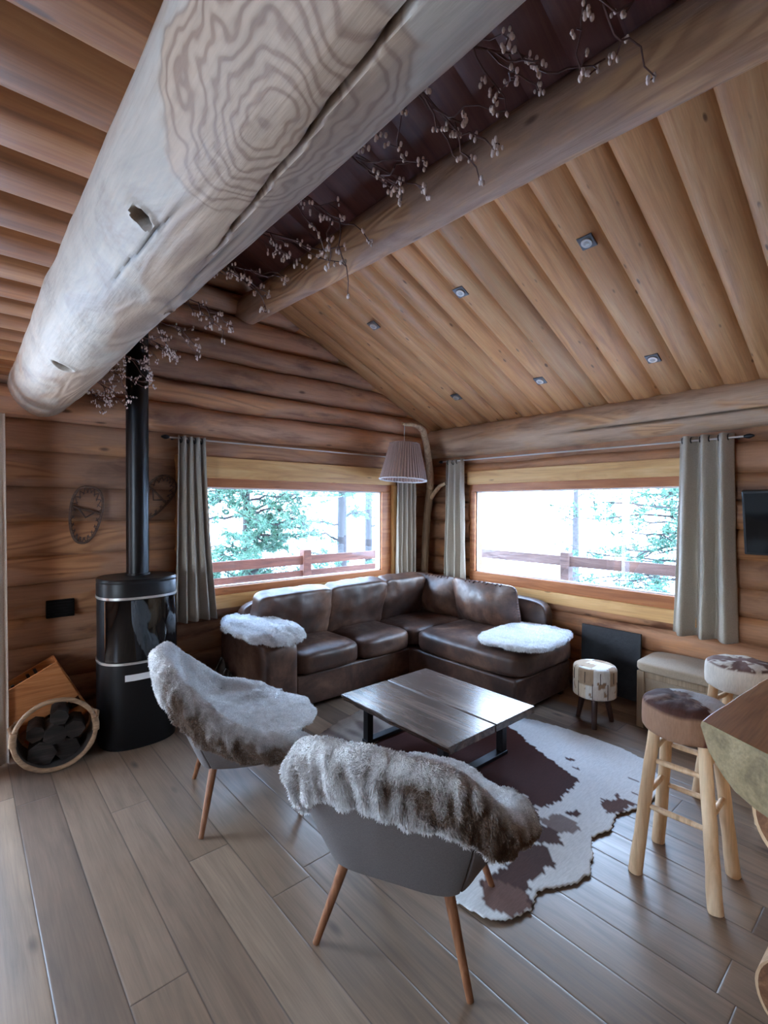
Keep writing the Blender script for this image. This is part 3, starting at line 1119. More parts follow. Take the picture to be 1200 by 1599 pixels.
# ------------------------------------------------------------------ curtains and rods
def curtain(name, label, p0, p1, zt, zb, normal, folds, mat, amp=.035, spread=0.0, seed=1, group=None, eyelets=0, squeeze=0.0, botshift=(0, 0)):
    p0, p1, nrm = Vector(p0 + (0,)), Vector(p1 + (0,)), Vector(normal + (0,))
    root = tag(empty(name, ((p0 + p1) / 2)[:2] + (zb,)), label, 'curtain', group)
    L = Vector(root.location)
    N, M_ = folds * 22, 26

    def fn(u, v):
        z = lerp(zt, zb, v)
        uu = u + .03 * math.sin(u * 9 + seed) * v
        a = p0.lerp(p1, uu)
        d = (p1 - p0).normalized()
        a += d * ((u - .5) * spread * v ** 1.5)
        a += d * (lerp(botshift[0], botshift[1], u) * v ** 1.6)
        ph = 2 * PI * folds * u + seed + .5 * nz(v * 2.2, seed) * v + .8 * nz(u * 3, seed, 2) * v
        wv = math.sin(ph)
        am = amp * (0.75 + .35 * nz(u * 4, v * 1.5, seed) + .35 * v)
        off = wv * am + .007 * nz(u * 22, v * 5, seed) + .004 * nz(u * 9 + v * 11, v * 9, seed)
        return a + nrm * (.045 + off) + Vector((0, 0, z)) - L
    b = MB()
    b.grid(fn, N, M_)
    o = b.build('cloth', mat, root, bevel=-1)
    so = o.modifiers.new('thickness', 'SOLIDIFY')
    so.thickness = .003
    for k in range(eyelets):
        u = (k + .5) / eyelets
        p = p0.lerp(p1, u) + nrm * .045 + Vector((0, 0, zt - .03)) - L
        d = (p1 - p0).normalized()
        MB().tube([p + d * .004 + (Vector((0, 0, 1)) * math.cos(t) + nrm * math.sin(t)) * .021 for t in [2 * PI * i / 16 for i in range(17)]], .004, 6, False).build('eyelet', DKMETAL, root)
    return root


curtain('curtain', 'grey linen curtain left of the back window beside the stove pipe', (1.275, YA - .065), (1.49, YA - .065), 2.145, .685, (0, -1), 4, LINEN_D, .038, .07, 1.3, botshift=(0, .06), eyelets=4)
curtain('curtain', 'grey curtain hanging behind the pleated lampshade right of the back window', (3.60, YA - .06), (3.86, YA - .06), 2.12, .825, (0, -1), 4, LINEN_D, .034, .03, 2.1, eyelets=4)
curtain('curtain', 'grey curtain beside the curved branch lamp left of the right window', (XB - .06, 3.66), (XB - .06, 3.40), 2.115, .765, (-1, 0), 3, LINEN_D, .036, .06, 3.2, eyelets=4)
curtain('curtain', 'wide pale linen curtain between the right window and the television', (XB - .065, 1.33), (XB - .065, .985), 2.125, .645, (-1, 0), 3, LINEN, .055, .06, 4.4, eyelets=6)
curtain('curtain', 'full length cream curtain at the left picture edge beside the hoop basket', (-.16, 3.86), (.213, 3.80), 2.16, .012, (0, -1), 4, CREAM, .03, .0, 5.5)


def curtain_rod(label, a, b_, nrm):
    a, b_, nrm = Vector(a), Vector(b_), Vector(nrm)
    r_ = tag(empty('curtain_rod', (a + b_) / 2), label, 'curtain rod')
    L = Vector(r_.location)
    MB().tube([a - L, b_ - L], .0075, 10).build('rod', CHROME, r_)
    d = (b_ - a).normalized()
    for p, s_ in ((a, -1), (b_, 1)):
        MB().tube([p - L, p + d * s_ * .02 - L, p + d * s_ * .035 - L, p + d * s_ * .06 - L], [.009, .016, .017, .006], 12).build('finial', DKMETAL, r_)
        q = p - d * s_ * .05 - L
        MB().tube([q, q - nrm * .05, q - nrm * .105], .007, 8).build('bracket', DKMETAL, r_)


curtain_rod('thin metal curtain rod above the back window', (1.22, YA - .11, 2.128), (3.90, YA - .11, 2.128), (0, -1, 0))
curtain_rod('thin metal curtain rod above the right window', (XB - .11, 3.70, 2.100), (XB - .11, .92, 2.090), (-1, 0, 0))

# ------------------------------------------------------------------ corner sofa
so = tag(empty('corner_sofa', (1.62, 3.95, 0)), 'brown distressed leather corner sofa with chaise under the two windows', 'sofa')
SL = Vector(so.location)


def sofa_part(mb, name, bevel=0, smooth=True):
    mb.v = [(x - SL.x, y - SL.y, z - SL.z) for x, y, z in mb.v]
    return mb.build(name, LEATHER, so, smooth=smooth, bevel=bevel, seg=3)


SF = 3.20   # seat front line
sofa_part(MB().span((1.93, SF + .03, .05), (3.14, 3.90, .30)), 'base_frame', .02)
sofa_part(MB().span((3.12, 2.09, .05), (3.93, 3.80, .30)), 'chaise_base', .02)
b = MB()
b.cushion((1.775, 3.565, .325), (.30, .80, .57), 9, .06, 16, None, .004, 2)
sofa_part(b, 'armrest')
sofa_part(MB().cushion((2.80, 3.86, .44), (2.1, .14, .74), 8, .03, 18), 'backrest')
sofa_part(MB().cushion((4.02, 3.06, .41), (.16, 1.44, .68), 8, .03, 18), 'backrest')


def seat_pz(v, q):
    return v


for k, (x0, x1) in enumerate(((1.925, 2.545), (2.545, 3.125))):
    sofa_part(MB().cushion(((x0 + x1) / 2, SF + .33, .385), (x1 - x0 + .004, .70, .20), 5.5, .16, 20, None, .006, k * 3 + 1), 'seat_cushion')
sofa_part(MB().cushion((3.52, 3.51, .385), (.80, .64, .20), 5.5, .14, 20, None, .006, 9), 'seat_cushion')
sofa_part(MB().cushion((3.56, 2.63, .385), (.92, 1.16, .21), 5.5, .10, 22, None, .006, 12), 'chaise_cushion')
for x in (1.70, 2.5, 3.3):
    sofa_part(MB().span((x, 3.30, 0), (x + .05, 3.35, .06)), 'foot')
for x, y in ((3.16, 2.14), (3.86, 2.14), (3.86, 3.70)):
    sofa_part(MB().span((x, y, 0), (x + .05, y + .05, .06)), 'foot')


def back_cushion(c, wdt, hgt, thick, lean, axis, seed, k=8.5, puff=.36, pinch=False):
    """upright puffy cushion; axis 'x' runs along the back wall, 'y' along the right wall"""
    rl = Matrix.Rotation(R_(90 - lean), 3, 'X')
    rt_ = Matrix.Rotation(0 if axis == 'x' else R_(-90), 3, 'Z')
    b = MB()
    pz = None
    if pinch:
        def pz(v, q):
            e = (1 - .82 * abs(q.x) ** 3.2) * (1 - .82 * abs(q.y) ** 3.2)
            cc = 1 + .05 * (abs(q.x) * abs(q.y)) ** 2
            return Vector((v.x * cc, v.y * cc, v.z * max(.12, e) * 1.25))
    b.cushion(c, (wdt, hgt, thick), k, puff, 24, rt_ @ rl, .014, seed, pz)
    return b


for c, wd, sd in (((2.165, 3.70, .665), .72, 1), ((2.83, 3.70, .672), .68, 5), ((3.44, 3.72, .668), .60, 8)):
    sofa_part(back_cushion(c, wd, .46, .20, -14, 'x', sd), 'back_cushion')


def laced_cushion(c, wdt, hgt, thick, lean, label, seed, side):
    t_ = tag(empty('throw_cushion', c), label, 'cushion', 'laced leather cushions')
    b = back_cushion((0, 0, 0), wdt, hgt, thick, lean, 'y', seed, 9, .45, True)
    b.build('cover', LEATHER_L, t_)
    rl = Matrix.Rotation(R_(-90), 3, 'Z') @ Matrix.Rotation(R_(90 - lean), 3, 'X')
    rnd = random.Random(seed)
    if side == 'edge':
        rng = [(wdt / 2, -hgt / 2 + .03 + hgt * .9 * k / 15) for k in range(16)]
        for (x, y) in rng:
            p = Vector((x - .012, y, .02))
            MB().tube([rl @ p, rl @ (p + Vector((.012, .004, 0))), rl @ (p + Vector((.018, -.006, -.02)))], .0045, 5).build('lace_loop', DARKWOOD, t_)
    rng = [(-wdt * .25 + wdt * .55 * k / 8, hgt / 2) for k in range(9)]
    for (x, y) in rng:
        p = Vector((x, y - .006, .028 + rnd.uniform(-.008, .008)))
        MB().tube([rl @ p, rl @ (p + Vector((.006, .01, -.02))), rl @ (p + Vector((.022, .004, -.034)))], .0045, 5).build('lace_loop', DARKWOOD, t_)


laced_cushion((3.84, 3.53, .655), .62, .46, .20, -13, 'brown leather cushion with lacing in the sofa corner against the right wall', 21, 'top')
laced_cushion((3.82, 2.90, .66), .74, .46, .21, -15, 'brown leather cushion with laced side edge on the chaise end', 27, 'edge')


# ------------------------------------------------------------------ fur throws
FW = (.86, .88, .90)
FB = (.16, .105, .075)


def fcol(b):
    b = min(1, max(0, b))
    return tuple(lerp(FW[i], FB[i], b) for i in range(3))


def fur_pile(b, parent, count, length, seed, flow=(0, 0, -.5), rad=.0011, curl=.35, nrm=None):
    """strands growing from the mesh in b"""
    rng = np.random.default_rng(seed)
    V = np.array(b.v, dtype=np.float64)
    C = np.array(b.c, dtype=np.float64)
    F = np.array([f_ for f_ in b.f if len(f_) == 4], dtype=np.int64)
    p0, p1, p2, p3 = (V[F[:, k]] for k in range(4))
    n = np.cross(p2 - p0, p3 - p1)
    ar = np.linalg.norm(n, axis=1)
    n = n / np.maximum(ar, 1e-12)[:, None]
    if nrm is not None:
        N0 = np.array(nrm)[F[:, 0]]
        sg = np.sign((N0 * n).sum(1))
        sg[sg == 0] = 1
        n = n * sg[:, None]
    idx = rng.choice(len(F), count, p=ar / ar.sum())
    u, v = rng.random(count)[:, None], rng.random(count)[:, None]
    P = (p0[idx] * (1 - u) + p1[idx] * u) * (1 - v) + (p3[idx] * (1 - u) + p2[idx] * u) * v
    N = n[idx]
    T = np.zeros((count, 3))
    for k in range(3):
        T[:, k] = np.sin(P[:, 0] * 31 + k * 2.1 + seed) * np.cos(P[:, 1] * 27 + k * 1.3) + np.sin(P[:, 2] * 35 + P[:, 0] * 60 + k)
    D = N * .75 + np.array(flow) * .8 + T * curl + rng.normal(0, .30, (count, 3))
    D /= np.linalg.norm(D, axis=1)[:, None]
    L = length * rng.uniform(.55, 1.2, count)[:, None]
    pts = np.zeros((count, 4, 3))
    g = np.array((0, 0, -1.0))
    for k, t in enumerate((0, .36, .7, 1.0)):
        pts[:, k] = P + D * L * t + g * L * .35 * t * t - N * .001
    cu = bpy.data.hair_curves.new('pile')
    cu.add_curves([4] * count)
    cu.position_data.foreach_set('vector', pts.astype(np.float32).ravel())
    ra = cu.attributes.get('radius') or cu.attributes.new('radius', 'FLOAT', 'POINT')
    ra.data.foreach_set('value', np.tile(np.array((1, .95, .75, .25), dtype=np.float32) * rad, count))
    ti = cu.attributes.new('tint', 'FLOAT_COLOR', 'CURVE')
    col = C[F[idx, 0]] * rng.uniform(.80, 1.22, count)[:, None]
    ti.data.foreach_set('color', np.concatenate([col, np.ones((count, 1))], 1).astype(np.float32).ravel())
    cu.materials.append(FURHAIR)
    o = bpy.data.objects.new('pile', cu)
    COL.objects.link(o)
    o.parent = parent
    o['kind'] = 'stuff'
    return o


def folded_throw(name, label, c, sx, sy, th, rz, shape, seed, cols):
    """puffy folded blanket: rounded slab following shape(x,y)->z drop"""
    t_ = tag(empty(name, c, rz), label, 'throw')
    b = MB()

    def pz(v, q):
        h = shape(v.x, v.y)
        e = .012 * nz(v.x * 9 + seed, v.y * 9, v.z * 9) + .011 * nz(v.x * 38, v.y * 38, v.z * 38 + seed) + .004 * nz(v.x * 90, v.y * 90, v.z * 90 + seed)
        rim = max(abs(q.x), abs(q.y))
        w2 = 1 + .06 * nz(math.atan2(v.y, v.x) * 1.6, seed)
        return Vector((v.x * w2, v.y * w2, v.z + h)) + Vector((q.x * .5, q.y * .5, q.z)) * e
    b.cushion((0, 0, 0), (sx, sy, th), 3.4, .2, 64, None, 0, 0, pz)
    b.c = [cols(*p) for p in b.v]
    o = b.build('fleece', FUR, t_)
    fur_pile(b, t_, 34000, .015, seed, (0, 0, .1), .0011, .5)
    return t_, o


def cols1(x, y, z):
    e = nz(x * 3, y * 3, 4)
    return fcol(.06 + .25 * max(0, e))


def arm_shape(x, y):
    # lies over the armrest: drops at the outer side and over the front
    return -.9 * max(0, -x - .11) ** 1.3 - .75 * max(0, x - .12) ** 1.3 - .55 * max(0, -y - .30) ** 1.2


t1, f1 = folded_throw('fur_throw', 'white fleecy throw draped over the left sofa armrest', (1.79, 3.53, .66), .40, .86, .085, R_(3), arm_shape, 3, cols1)


def chaise_shape(x, y):
    return -.35 * max(0, -y - .26) ** 1.4 - .3 * max(0, x - .36) ** 1.3


t2, f2 = folded_throw('fur_throw', 'white fleecy throw lying flat on the chaise end', (3.57, 2.29, .525), .82, .60, .055, R_(5), chaise_shape, 7, cols1)

# ------------------------------------------------------------------ coffee table
TX0, TX1, TY0, TY1, TZ = 1.923, 2.74, 1.695, 2.65, .34
ct = tag(empty('coffee_table', ((TX0 + TX1) / 2, (TY0 + TY1) / 2, .012)), 'low coffee table of two dark live-edge planks on black metal legs', 'table')
CL = Vector(ct.location)
gap = 2.335


def plank(x0, x1, live0, seed):
    b = MB()
    n = 40
    th = .045
    rows = []
    for i in range(n + 1):
        y = lerp(TY0, TY1, i / n)
        dx = .014 * nz(y * 4, seed) + .006 * nz(y * 15, seed) if live0 else 0
        inset = .020 + .012 * nz(y * 6, seed + 4) if live0 else 0
        xt = x0 + dx
        rows.append([(xt + .004, y, TZ), (xt - .002, y, TZ - .008), (xt + inset * .6, y, TZ - .028), (xt + inset, y, TZ - th), (x1, y, TZ - th), (x1, y, TZ)])
    i0 = 0
    for r in rows:
        for p in r:
            b.vert(Vector(p) - CL, (1, 1, 1))
    for i in range(n):
        for k in range(6):
            a = i * 6 + k
            c = i * 6 + (k + 1) % 6
            b.f.append((a, c, c + 6, a + 6))
    b.f.append(tuple(range(6))[::-1])
    b.f.append(tuple(n * 6 + k for k in range(6)))
    return b


plank(TX0, gap - .006, True, 2).build('plank', TABLE, ct, smooth=False, bevel=.002)
plank(gap + .006, TX1, False, 3).build('plank', TABLE, ct, smooth=False, bevel=.002)
for y in (TY0 + .17, TY1 - .11):
    b = MB()
    for x in (TX0 + .15, TX1 - .11):
        b.span((x - .024, y - .024, .012), (x + .024, y + .024, TZ - .045))
    b.span((TX0 + .12, y - .03, .012), (TX1 - .08, y + .03, .034))
    b.span((TX0 + .12, y - .03, TZ - .052), (TX1 - .08, y + .03, TZ - .045))
    b.v = [(x - CL.x, yy - CL.y, z - CL.z) for x, yy, z in b.v]
    b.build('leg_frame', DKMETAL, ct, smooth=False, bevel=.003)


# ------------------------------------------------------------------ cowhide rug
def inpoly(x, y, P):
    c = False
    j = len(P) - 1
    for i in range(len(P)):
        xi, yi = P[i]
        xj, yj = P[j]
        if (yi > y) != (yj > y) and x < (xj - xi) * (y - yi) / (yj - yi) + xi:
            c = not c
        j = i
    return c


RUG = [(1.50, 1.27), (1.53, 1.13), (1.60, 1.075), (1.70, 1.055), (1.80, 1.09), (1.95, 1.015), (2.05, .99), (2.16, 1.03), (2.28, 1.10), (2.41, 1.063), (2.55, 1.10), (2.70, 1.045),
       (2.90, 1.02), (3.05, 1.05), (3.24, 1.19), (3.30, 1.40), (3.285, 1.70), (3.25, 1.95), (3.20, 2.09), (3.05, 2.4), (2.98, 2.75), (2.75, 2.95), (2.40, 3.0), (2.10, 2.93), (1.93, 2.87), (1.80, 2.80), (1.78, 2.5), (1.72, 2.1), (1.66, 1.8), (1.55, 1.55)]


def rug():
    D = RUGD
    b = MB()
    st_ = .0125
    x0, x1, y0, y1 = 1.42, 3.38, .94, 3.06
    nx, ny = int((x1 - x0) / st_), int((y1 - y0) / st_)
    ids = {}

    def zf(x, y):
        return .007 + .0035 * nz(x * 3, y * 3) + .010 * max(0, nz(x * 6, y * 5, 3)) * sstep(1.25, 1.0, y)

    def vtx(i, j):
        if (i, j) in ids:
            return ids[(i, j)]
        x, y = x0 + i * st_, y0 + j * st_
        # hair runs roughly along -y: jagged patch edges
        wx = x + .022 * nz(x * 9, y * 9, 1) + .012 * nz(x * 45, y * 16, 5)
        wy = y + .022 * nz(x * 9, y * 9, 2) + .035 * nz(x * 48, y * 10, 6)
        c = (.62, .61, .60)
        hit = 0
        for P, colr in D:
            if inpoly(wx, wy, P):
                c = colr
                hit = 1
        if not hit:
            sp = nz(x * 14 + 7, y * 9)
            if sp > .55 and x > 2.2 and y < 1.7:
                c = (.10, .055, .05)
            if y > 2.3 or x < 1.8 and y > 1.5:
                e = nz(x * 12, y * 5, 8)
                c = tuple(lerp((.30, .25, .21)[q], (.14, .10, .085)[q], sstep(-.2, .4, e)) for q in range(3))
        ids[(i, j)] = b.vert((x, y, zf(x, y)), c)
        return ids[(i, j)]
    for i in range(nx):
        for j in range(ny):
            xc, yc = x0 + (i + .5) * st_, y0 + (j + .5) * st_
            wx = xc + .008 * nz(xc * 20, yc * 20, 4)
            wy = yc + .008 * nz(xc * 20, yc * 20, 9)
            if inpoly(wx, wy, RUG):
                b.f.append((vtx(i, j), vtx(i + 1, j), vtx(i + 1, j + 1), vtx(i, j + 1)))
    o = b.build('cowhide_rug', HIDE, None, bevel=-1)
    sm = o.modifiers.new('smooth', 'SMOOTH')
    sm.factor = .5
    sm.iterations = 3
    so_ = o.modifiers.new('thickness', 'SOLIDIFY')
    so_.thickness = .004
    so_.offset = 1
    tag(o, 'brown and white cowhide rug on the floor under the coffee table', 'rug')


DK = (.052, .015, .011)
MD = (.075, .040, .034)
RUGD = [
    ([(1.7, 2.3), (1.75, 1.75), (2.02, 1.42), (2.25, 1.42), (2.46, 1.33), (2.58, 1.36), (2.72, 1.40), (2.76, 1.50), (2.80, 1.62), (2.86, 1.75), (2.95, 1.95), (3.02, 2.1), (2.95, 2.4), (2.3, 2.6)], DK),
    ([(2.24, 1.60), (2.30, 1.53), (2.36, 1.48), (2.33, 1.58), (2.26, 1.66)], (.62, .6, .58)),
    ([(1.66, 1.28), (1.82, 1.27), (1.93, 1.30), (2.03, 1.25), (2.06, 1.20), (1.99, 1.13), (1.86, 1.15), (1.76, 1.12), (1.70, 1.04), (1.60, 1.08), (1.58, 1.18)], MD),
    ([(1.60, 1.24), (1.70, 1.26), (1.74, 1.12), (1.68, 1.05), (1.60, 1.08), (1.58, 1.16)], (.15, .085, .07)),
    ([(2.08, 1.36), (2.18, 1.34), (2.21, 1.23), (2.13, 1.17), (2.05, 1.24)], MD),
    ([(2.20, 1.33), (2.30, 1.34), (2.35, 1.22), (2.28, 1.14), (2.20, 1.22)], (.20, .15, .14)),
    ([(2.60, 1.20), (2.72, 1.17), (2.74, 1.07), (2.58, 1.09), (2.52, 1.14)], (.10, .05, .04)),
    ([(1.93, 1.40), (2.0, 1.42), (2.02, 1.36), (1.94, 1.34)], DK),
    ([(2.36, 1.29), (2.43, 1.28), (2.42, 1.23), (2.36, 1.24)], DK),
]
rug()


# ------------------------------------------------------------------ lounge chairs and their throws
RIM = [(0, (-.46, 0, .82)), (.25, (-.42, .23, .795)), (.45, (-.335, .345, .695)), (.65, (-.17, .415, .53)), (.82, (.03, .45, .445)), (.92, (.18, .435, .42)), (1.0, (.285, .35, .412))]
BOT = [(0, (-.245, 0, .30)), (.25, (-.24, .17, .30)), (.45, (-.19, .245, .30)), (.65, (-.02, .285, .295)), (.85, (.15, .295, .305)), (1.0, (.26, .28, .32))]


def shell(u, v):
    a = abs(u)
    r = catmull(RIM, a)
    q = catmull(BOT, a)
    p = q.lerp(r, v)
    bow = math.sin(PI * v) * .012
    d = Vector((p.x + .05, p.y, 0))
    if d.length > 1e-6:
        p += d.normalized() * bow
    if u < 0:
        p.y = -p.y
    return p


def shell_n(u, v):
    e = .01
    du = shell(min(1, u + e), v) - shell(max(-1, u - e), v)
    dv = shell(u, min(1, v + e)) - shell(u, max(0, v - e))
    n_ = dv.cross(du).normalized()
    p = shell(u, v)
    if n_.dot(Vector((p.x - .05, p.y, -.05))) < 0:
        n_ = -n_
    return n_


def lounge_chair(loc, rz, label):
    root = tag(empty('lounge_chair', loc, rz), label, 'chair')

    def panel(u0, u1, name, nu):
        b = MB()
        nv = 10
        rows = []
        for side in (0, 1):
            for j in range(nv + 1):
                for i in range(nu + 1):
                    u, v = lerp(u0, u1, i / nu), j / nv
                    p = shell(u, v)
                    if side:
                        p = p - shell_n(u, v) * .04
                    b.vert(p)
        W = nu + 1
        H = (nv + 1) * W
        for j in range(nv):
            for i in range(nu):
                a = j * W + i
                b.f.append((a, a + 1, a + W + 1, a + W))
                b.f.append((H + a, H + a + W, H + a + W + 1, H + a + 1))
        for i in range(nu):
            b.f.append((i, H + i, H + i + 1, i + 1))
            a = nv * W + i
            b.f.append((a, a + 1, H + a + 1, H + a))
        for j in range(nv):
            a = j * W
            b.f.append((a, a + W, H + a + W, H + a))
            a = j * W + nu
            b.f.append((a, H + a, H + a + W, a + W))
        return b.build(name, CHAIRFAB, root, bevel=.006)
    panel(-.43, .43, 'backrest', 26)
    panel(.436, 1.0, 'side_panel', 18)
    panel(-1.0, -.436, 'side_panel', 18)
    # seat block
    b = MB()
    us = [-1 + 2 * i / 32 for i in range(33)]
    lev = []
    for k in range(5):
        row = []
        for u in us:
            q = shell(u, 0)
            rz_ = shell(u, 1).z
            if k == 0:
                p = Vector(((q.x - .02) * .8 + .02, q.y * .8, .285))
            elif k == 1:
                p = Vector(((q.x - .02) * .95 + .02, q.y * .95, q.z + .003))
            else:
                z = (.36, .405, .418)[k - 2]
                v = min(.97, max(0, (z - q.z) / (rz_ - q.z)))
                p = shell(u, v) - shell_n(u, v) * (.03 if k < 4 else .07)
                p.z = min(p.z, z)
            row.append(p)
        lev.append(row)
    n = len(us)
    for row in lev:
        for p in row:
            b.vert(p)
    for k in range(4):
        for i in range(n):
            a = k * n + i
            c = k * n + (i + 1) % n
            b.f.append((a, c, c + n, a + n))
    b.f.append(tuple(range(n))[::-1])
    b.f.append(tuple(4 * n + i for i in range(n)))
    b.build('seat', CHAIRFAB, root)
    for sx, sy in ((-.25, .285), (-.25, -.285), (.255, .275), (.255, -.275)):
        top = Vector((sx * .72, sy * .66, .31))
        ft = Vector((sx, sy, 0))
        MB().tube([ft, ft.lerp(top, .5), top], [.0125, .0165, .021], 14).build('leg', OAKLEG, root)
    return root


def chair_throw(loc, rz, label, seed, brown):
    root = tag(empty('fur_throw', loc, rz), label, 'throw', None)
    b = MB()
    NU, NV = 230, 92
    OFF = .018

    def base(u, s):
        a = abs(u)
        rim = shell(u, 1.0)
        n_ = shell_n(u, .92)
        hang = lerp(.17, .09, sstep(.5, 1.0, a)) + .02 * nz(u * 4, seed)
        hgt = (rim - shell(u, 0)).length
        v_low = max(.3, 1 - hang / hgt)
        inner = rim - n_ * lerp(.05, .082, sstep(.3, .55, a))
        seat_x = -.13 + .50 * a ** 1.2
        ctr = Vector((seat_x, 0, .463 + .01 * (1 - a)))
        old = inner.lerp(ctr, .33)
        b0 = shell(u, 0)
        vq = min(.93, (.49 - b0.z) / max(.05, rim.z - b0.z))
        foot = shell(u, vq) - shell_n(u, vq) * lerp(.066, .088, sstep(.2, .5, a))
        foot = foot.lerp(old, sstep(.66, .9, a))
        foot.z = lerp(.50, .455, sstep(.2, .9, a))
        fr_ = sstep(.80, 1.0, a)
        foot.x += .055 * fr_
        foot.z -= .022 * fr_
        inner = inner + Vector((.012, 0, -.006)) * fr_
        mid = foot.lerp(ctr, .45) + Vector((.03, 0, -.004)) * fr_
        ctr = ctr - Vector((0, 0, .014)) * fr_
        keys = [(0, shell(u, v_low) + n_ * .004), (.03, shell(u, v_low) + n_ * (OFF + .014)), (.16, shell(u, lerp(v_low, 1, .55)) + n_ * (OFF + .008)), (.29, rim + n_ * OFF * .9 + Vector((0, 0, .004))), (.36, rim - n_ * .02 + Vector((0, 0, .030)) * (1 - .75 * fr_)), (.43, inner + Vector((0, 0, -.006)) - n_ * .012),
                (.62, foot + (inner - foot) * .12), (.80, mid), (1.0, ctr)]
        return catmull(keys, s)

    disp = {}
    nrms = []
    SGN = 1 if (base(.02, .36) - base(0, .36)).cross(base(0, .38) - base(0, .34)).z > 0 else -1

    def dsp(u, s, p):
        w_out = sstep(.40, .26, s)
        fold = nz(u * 17 + seed, s * 3.5, seed) * .9 + nz(u * 34 + seed, s * 8, 2) * .55
        fold = max(-.6, fold) * .025 * w_out * (1 if s > .01 else .2)
        fine = .0045 * nz(p.x * 55, p.y * 55, p.z * 55 + seed) + .004 * nz(p.x * 115, p.y * 115, p.z * 115)
        soft = .006 * nz(p.x * 9, p.y * 9, p.z * 9 + seed)
        return fold, fine + soft

    def fn(u_, s):
        u = -1 + 2 * u_
        p = base(u, s)
        e = .012
        du = base(min(1, u + e), s) - base(max(-1, u - e), s)
        dv = base(u, min(1, s + e)) - base(u, max(0, s - e))
        n_ = du.cross(dv)
        n_ = n_.normalized() * SGN if n_.length > 1e-9 else Vector((0, 0, 1))
        if abs(u) < .2 and s > .62:
            n_ = n_.lerp(Vector((.35, 0, .94)), sstep(.62, .72, s)).normalized()
        if s > .93:
            n_ = n_.lerp(Vector((0, 0, 1)), sstep(.93, .98, s)).normalized()
        a_, b_ = dsp(u, s, p)
        disp[(u_, s)] = a_
        edge = 1.0 if s < .97 else .3
        nrms.append(tuple(n_))
        return p + n_ * (a_ + b_ * edge)

    def cf(u_, s):
        u = -1 + 2 * u_
        p = base(u, s)
        a_ = disp.get((u_, s), 0)
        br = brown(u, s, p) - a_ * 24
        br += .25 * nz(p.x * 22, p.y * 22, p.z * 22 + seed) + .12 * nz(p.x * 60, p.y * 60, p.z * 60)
        return fcol(br)
    b.grid(fn, NU, NV, False, cf)
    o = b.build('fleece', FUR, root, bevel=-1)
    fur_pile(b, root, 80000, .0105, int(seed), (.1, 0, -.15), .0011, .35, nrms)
    return root


C1, A1_ = (1.19, 2.537, 0), R_(-16.7)
C2, A2_ = (1.33, 1.36, 0), R_(27.3)
lounge_chair(C1, A1_, 'grey upholstered lounge chair nearer the stove, draped in white fur')
lounge_chair(C2, A2_, 'grey upholstered lounge chair in the foreground seen from behind')


def brown1(u, s, p):
    side = sstep(-.15, -.42, u)
    band = sstep(.46, .22, s)
    patch = .5 * sstep(.16, .0, math.hypot((p.x - .05) / 1.2, p.y - .20))
    return .02 + 1.15 * side * band + patch


def brown2(u, s, p):
    side = .48 + .55 * sstep(.1, -.45, u)
    band = sstep(.36, .20, s) * sstep(-.02, .10, s)
    return .05 + 1.0 * side * band + .25 * sstep(.45, .3, s) * sstep(-.2, -.45, u)


chair_throw(C1, A1_, 'long white fur throw with brown sides covering the lounge chair by the stove', 3.0, brown1)
chair_throw(C2, A2_, 'wrinkled brown and white fur throw over the foreground chair back and seat', 8.0, brown2)

# ------------------------------------------------------------------ patchwork pouf
pf = tag(empty('hide_pouf', (3.56, 1.70, 0)), 'small round patchwork cowhide pouf on three dark legs beside the chaise', 'stool')
b = MB()
NA = 120


def pouf_col(a, z, r):
    row = 0 if z < .315 else 1
    k = math.floor(a / (2 * PI) * 8 + (.5 if row else 0)) % 8
    if z > .428:
        k, row = math.floor((r * math.cos(a) + .2) / .085) + 5 * math.floor((r * math.sin(a) + .2) / .085), 2
    base = random.Random(k * 13 + row * 101 + 5).choice([(.66, .62, .56), (.72, .69, .64), (.46, .33, .22), (.60, .48, .35), (.72, .70, .66), (.34, .23, .15)])
    e = nz(r * math.cos(a) * 16, r * math.sin(a) * 16, z * 16) + .5 * nz(r * math.cos(a) * 40, r * math.sin(a) * 40, z * 40)
    return (.30, .19, .12) if e > .55 else base


prof = [(.10, .205), (.135, .208), (.148, .215)] + [(.151, .225 + .0105 * q) for q in range(18)] + [(.149, .412), (.143, .424), (.132, .430)] + [(.12 - .0098 * q, .433 + .0006 * q) for q in range(13)]
for r, z in prof:
    for i in range(NA):
        a = 2 * PI * i / NA
        b.vert((r * math.cos(a) * (1 + .012 * nz(math.cos(a) * 4, math.sin(a) * 4, z * 8)), r * math.sin(a) * (1 + .012 * nz(math.cos(a) * 4, math.sin(a) * 4, z * 8)), z), pouf_col(a, z, r))
for k in range(len(prof) - 1):
    for i in range(NA):
        a, c = k * NA + i, k * NA + (i + 1) % NA
        b.f.append((a, c, c + NA, a + NA))
b.f.append(tuple(range(NA))[::-1])
b.build('hide_cover', HIDE, pf)
sm = MB()
for k in range(9):
    a = 2 * PI * k / 9
    sm.tube([(.153 * math.cos(a), .153 * math.sin(a), z) for z in (.22, .27, .33)], .0025, 5)
    a += PI / 9
    sm.tube([(.153 * math.cos(a), .153 * math.sin(a), z) for z in (.33, .37, .41)], .0025, 5)
sm.build('seam', DARKWOOD, pf)
for k in range(3):
    a = R_(205 + 120 * k)
    MB().tube([(.135 * math.cos(a), .135 * math.sin(a), 0), (.09 * math.cos(a), .09 * math.sin(a), .215)], [.017, .024], 12).build('leg', DARKWOOD, pf)

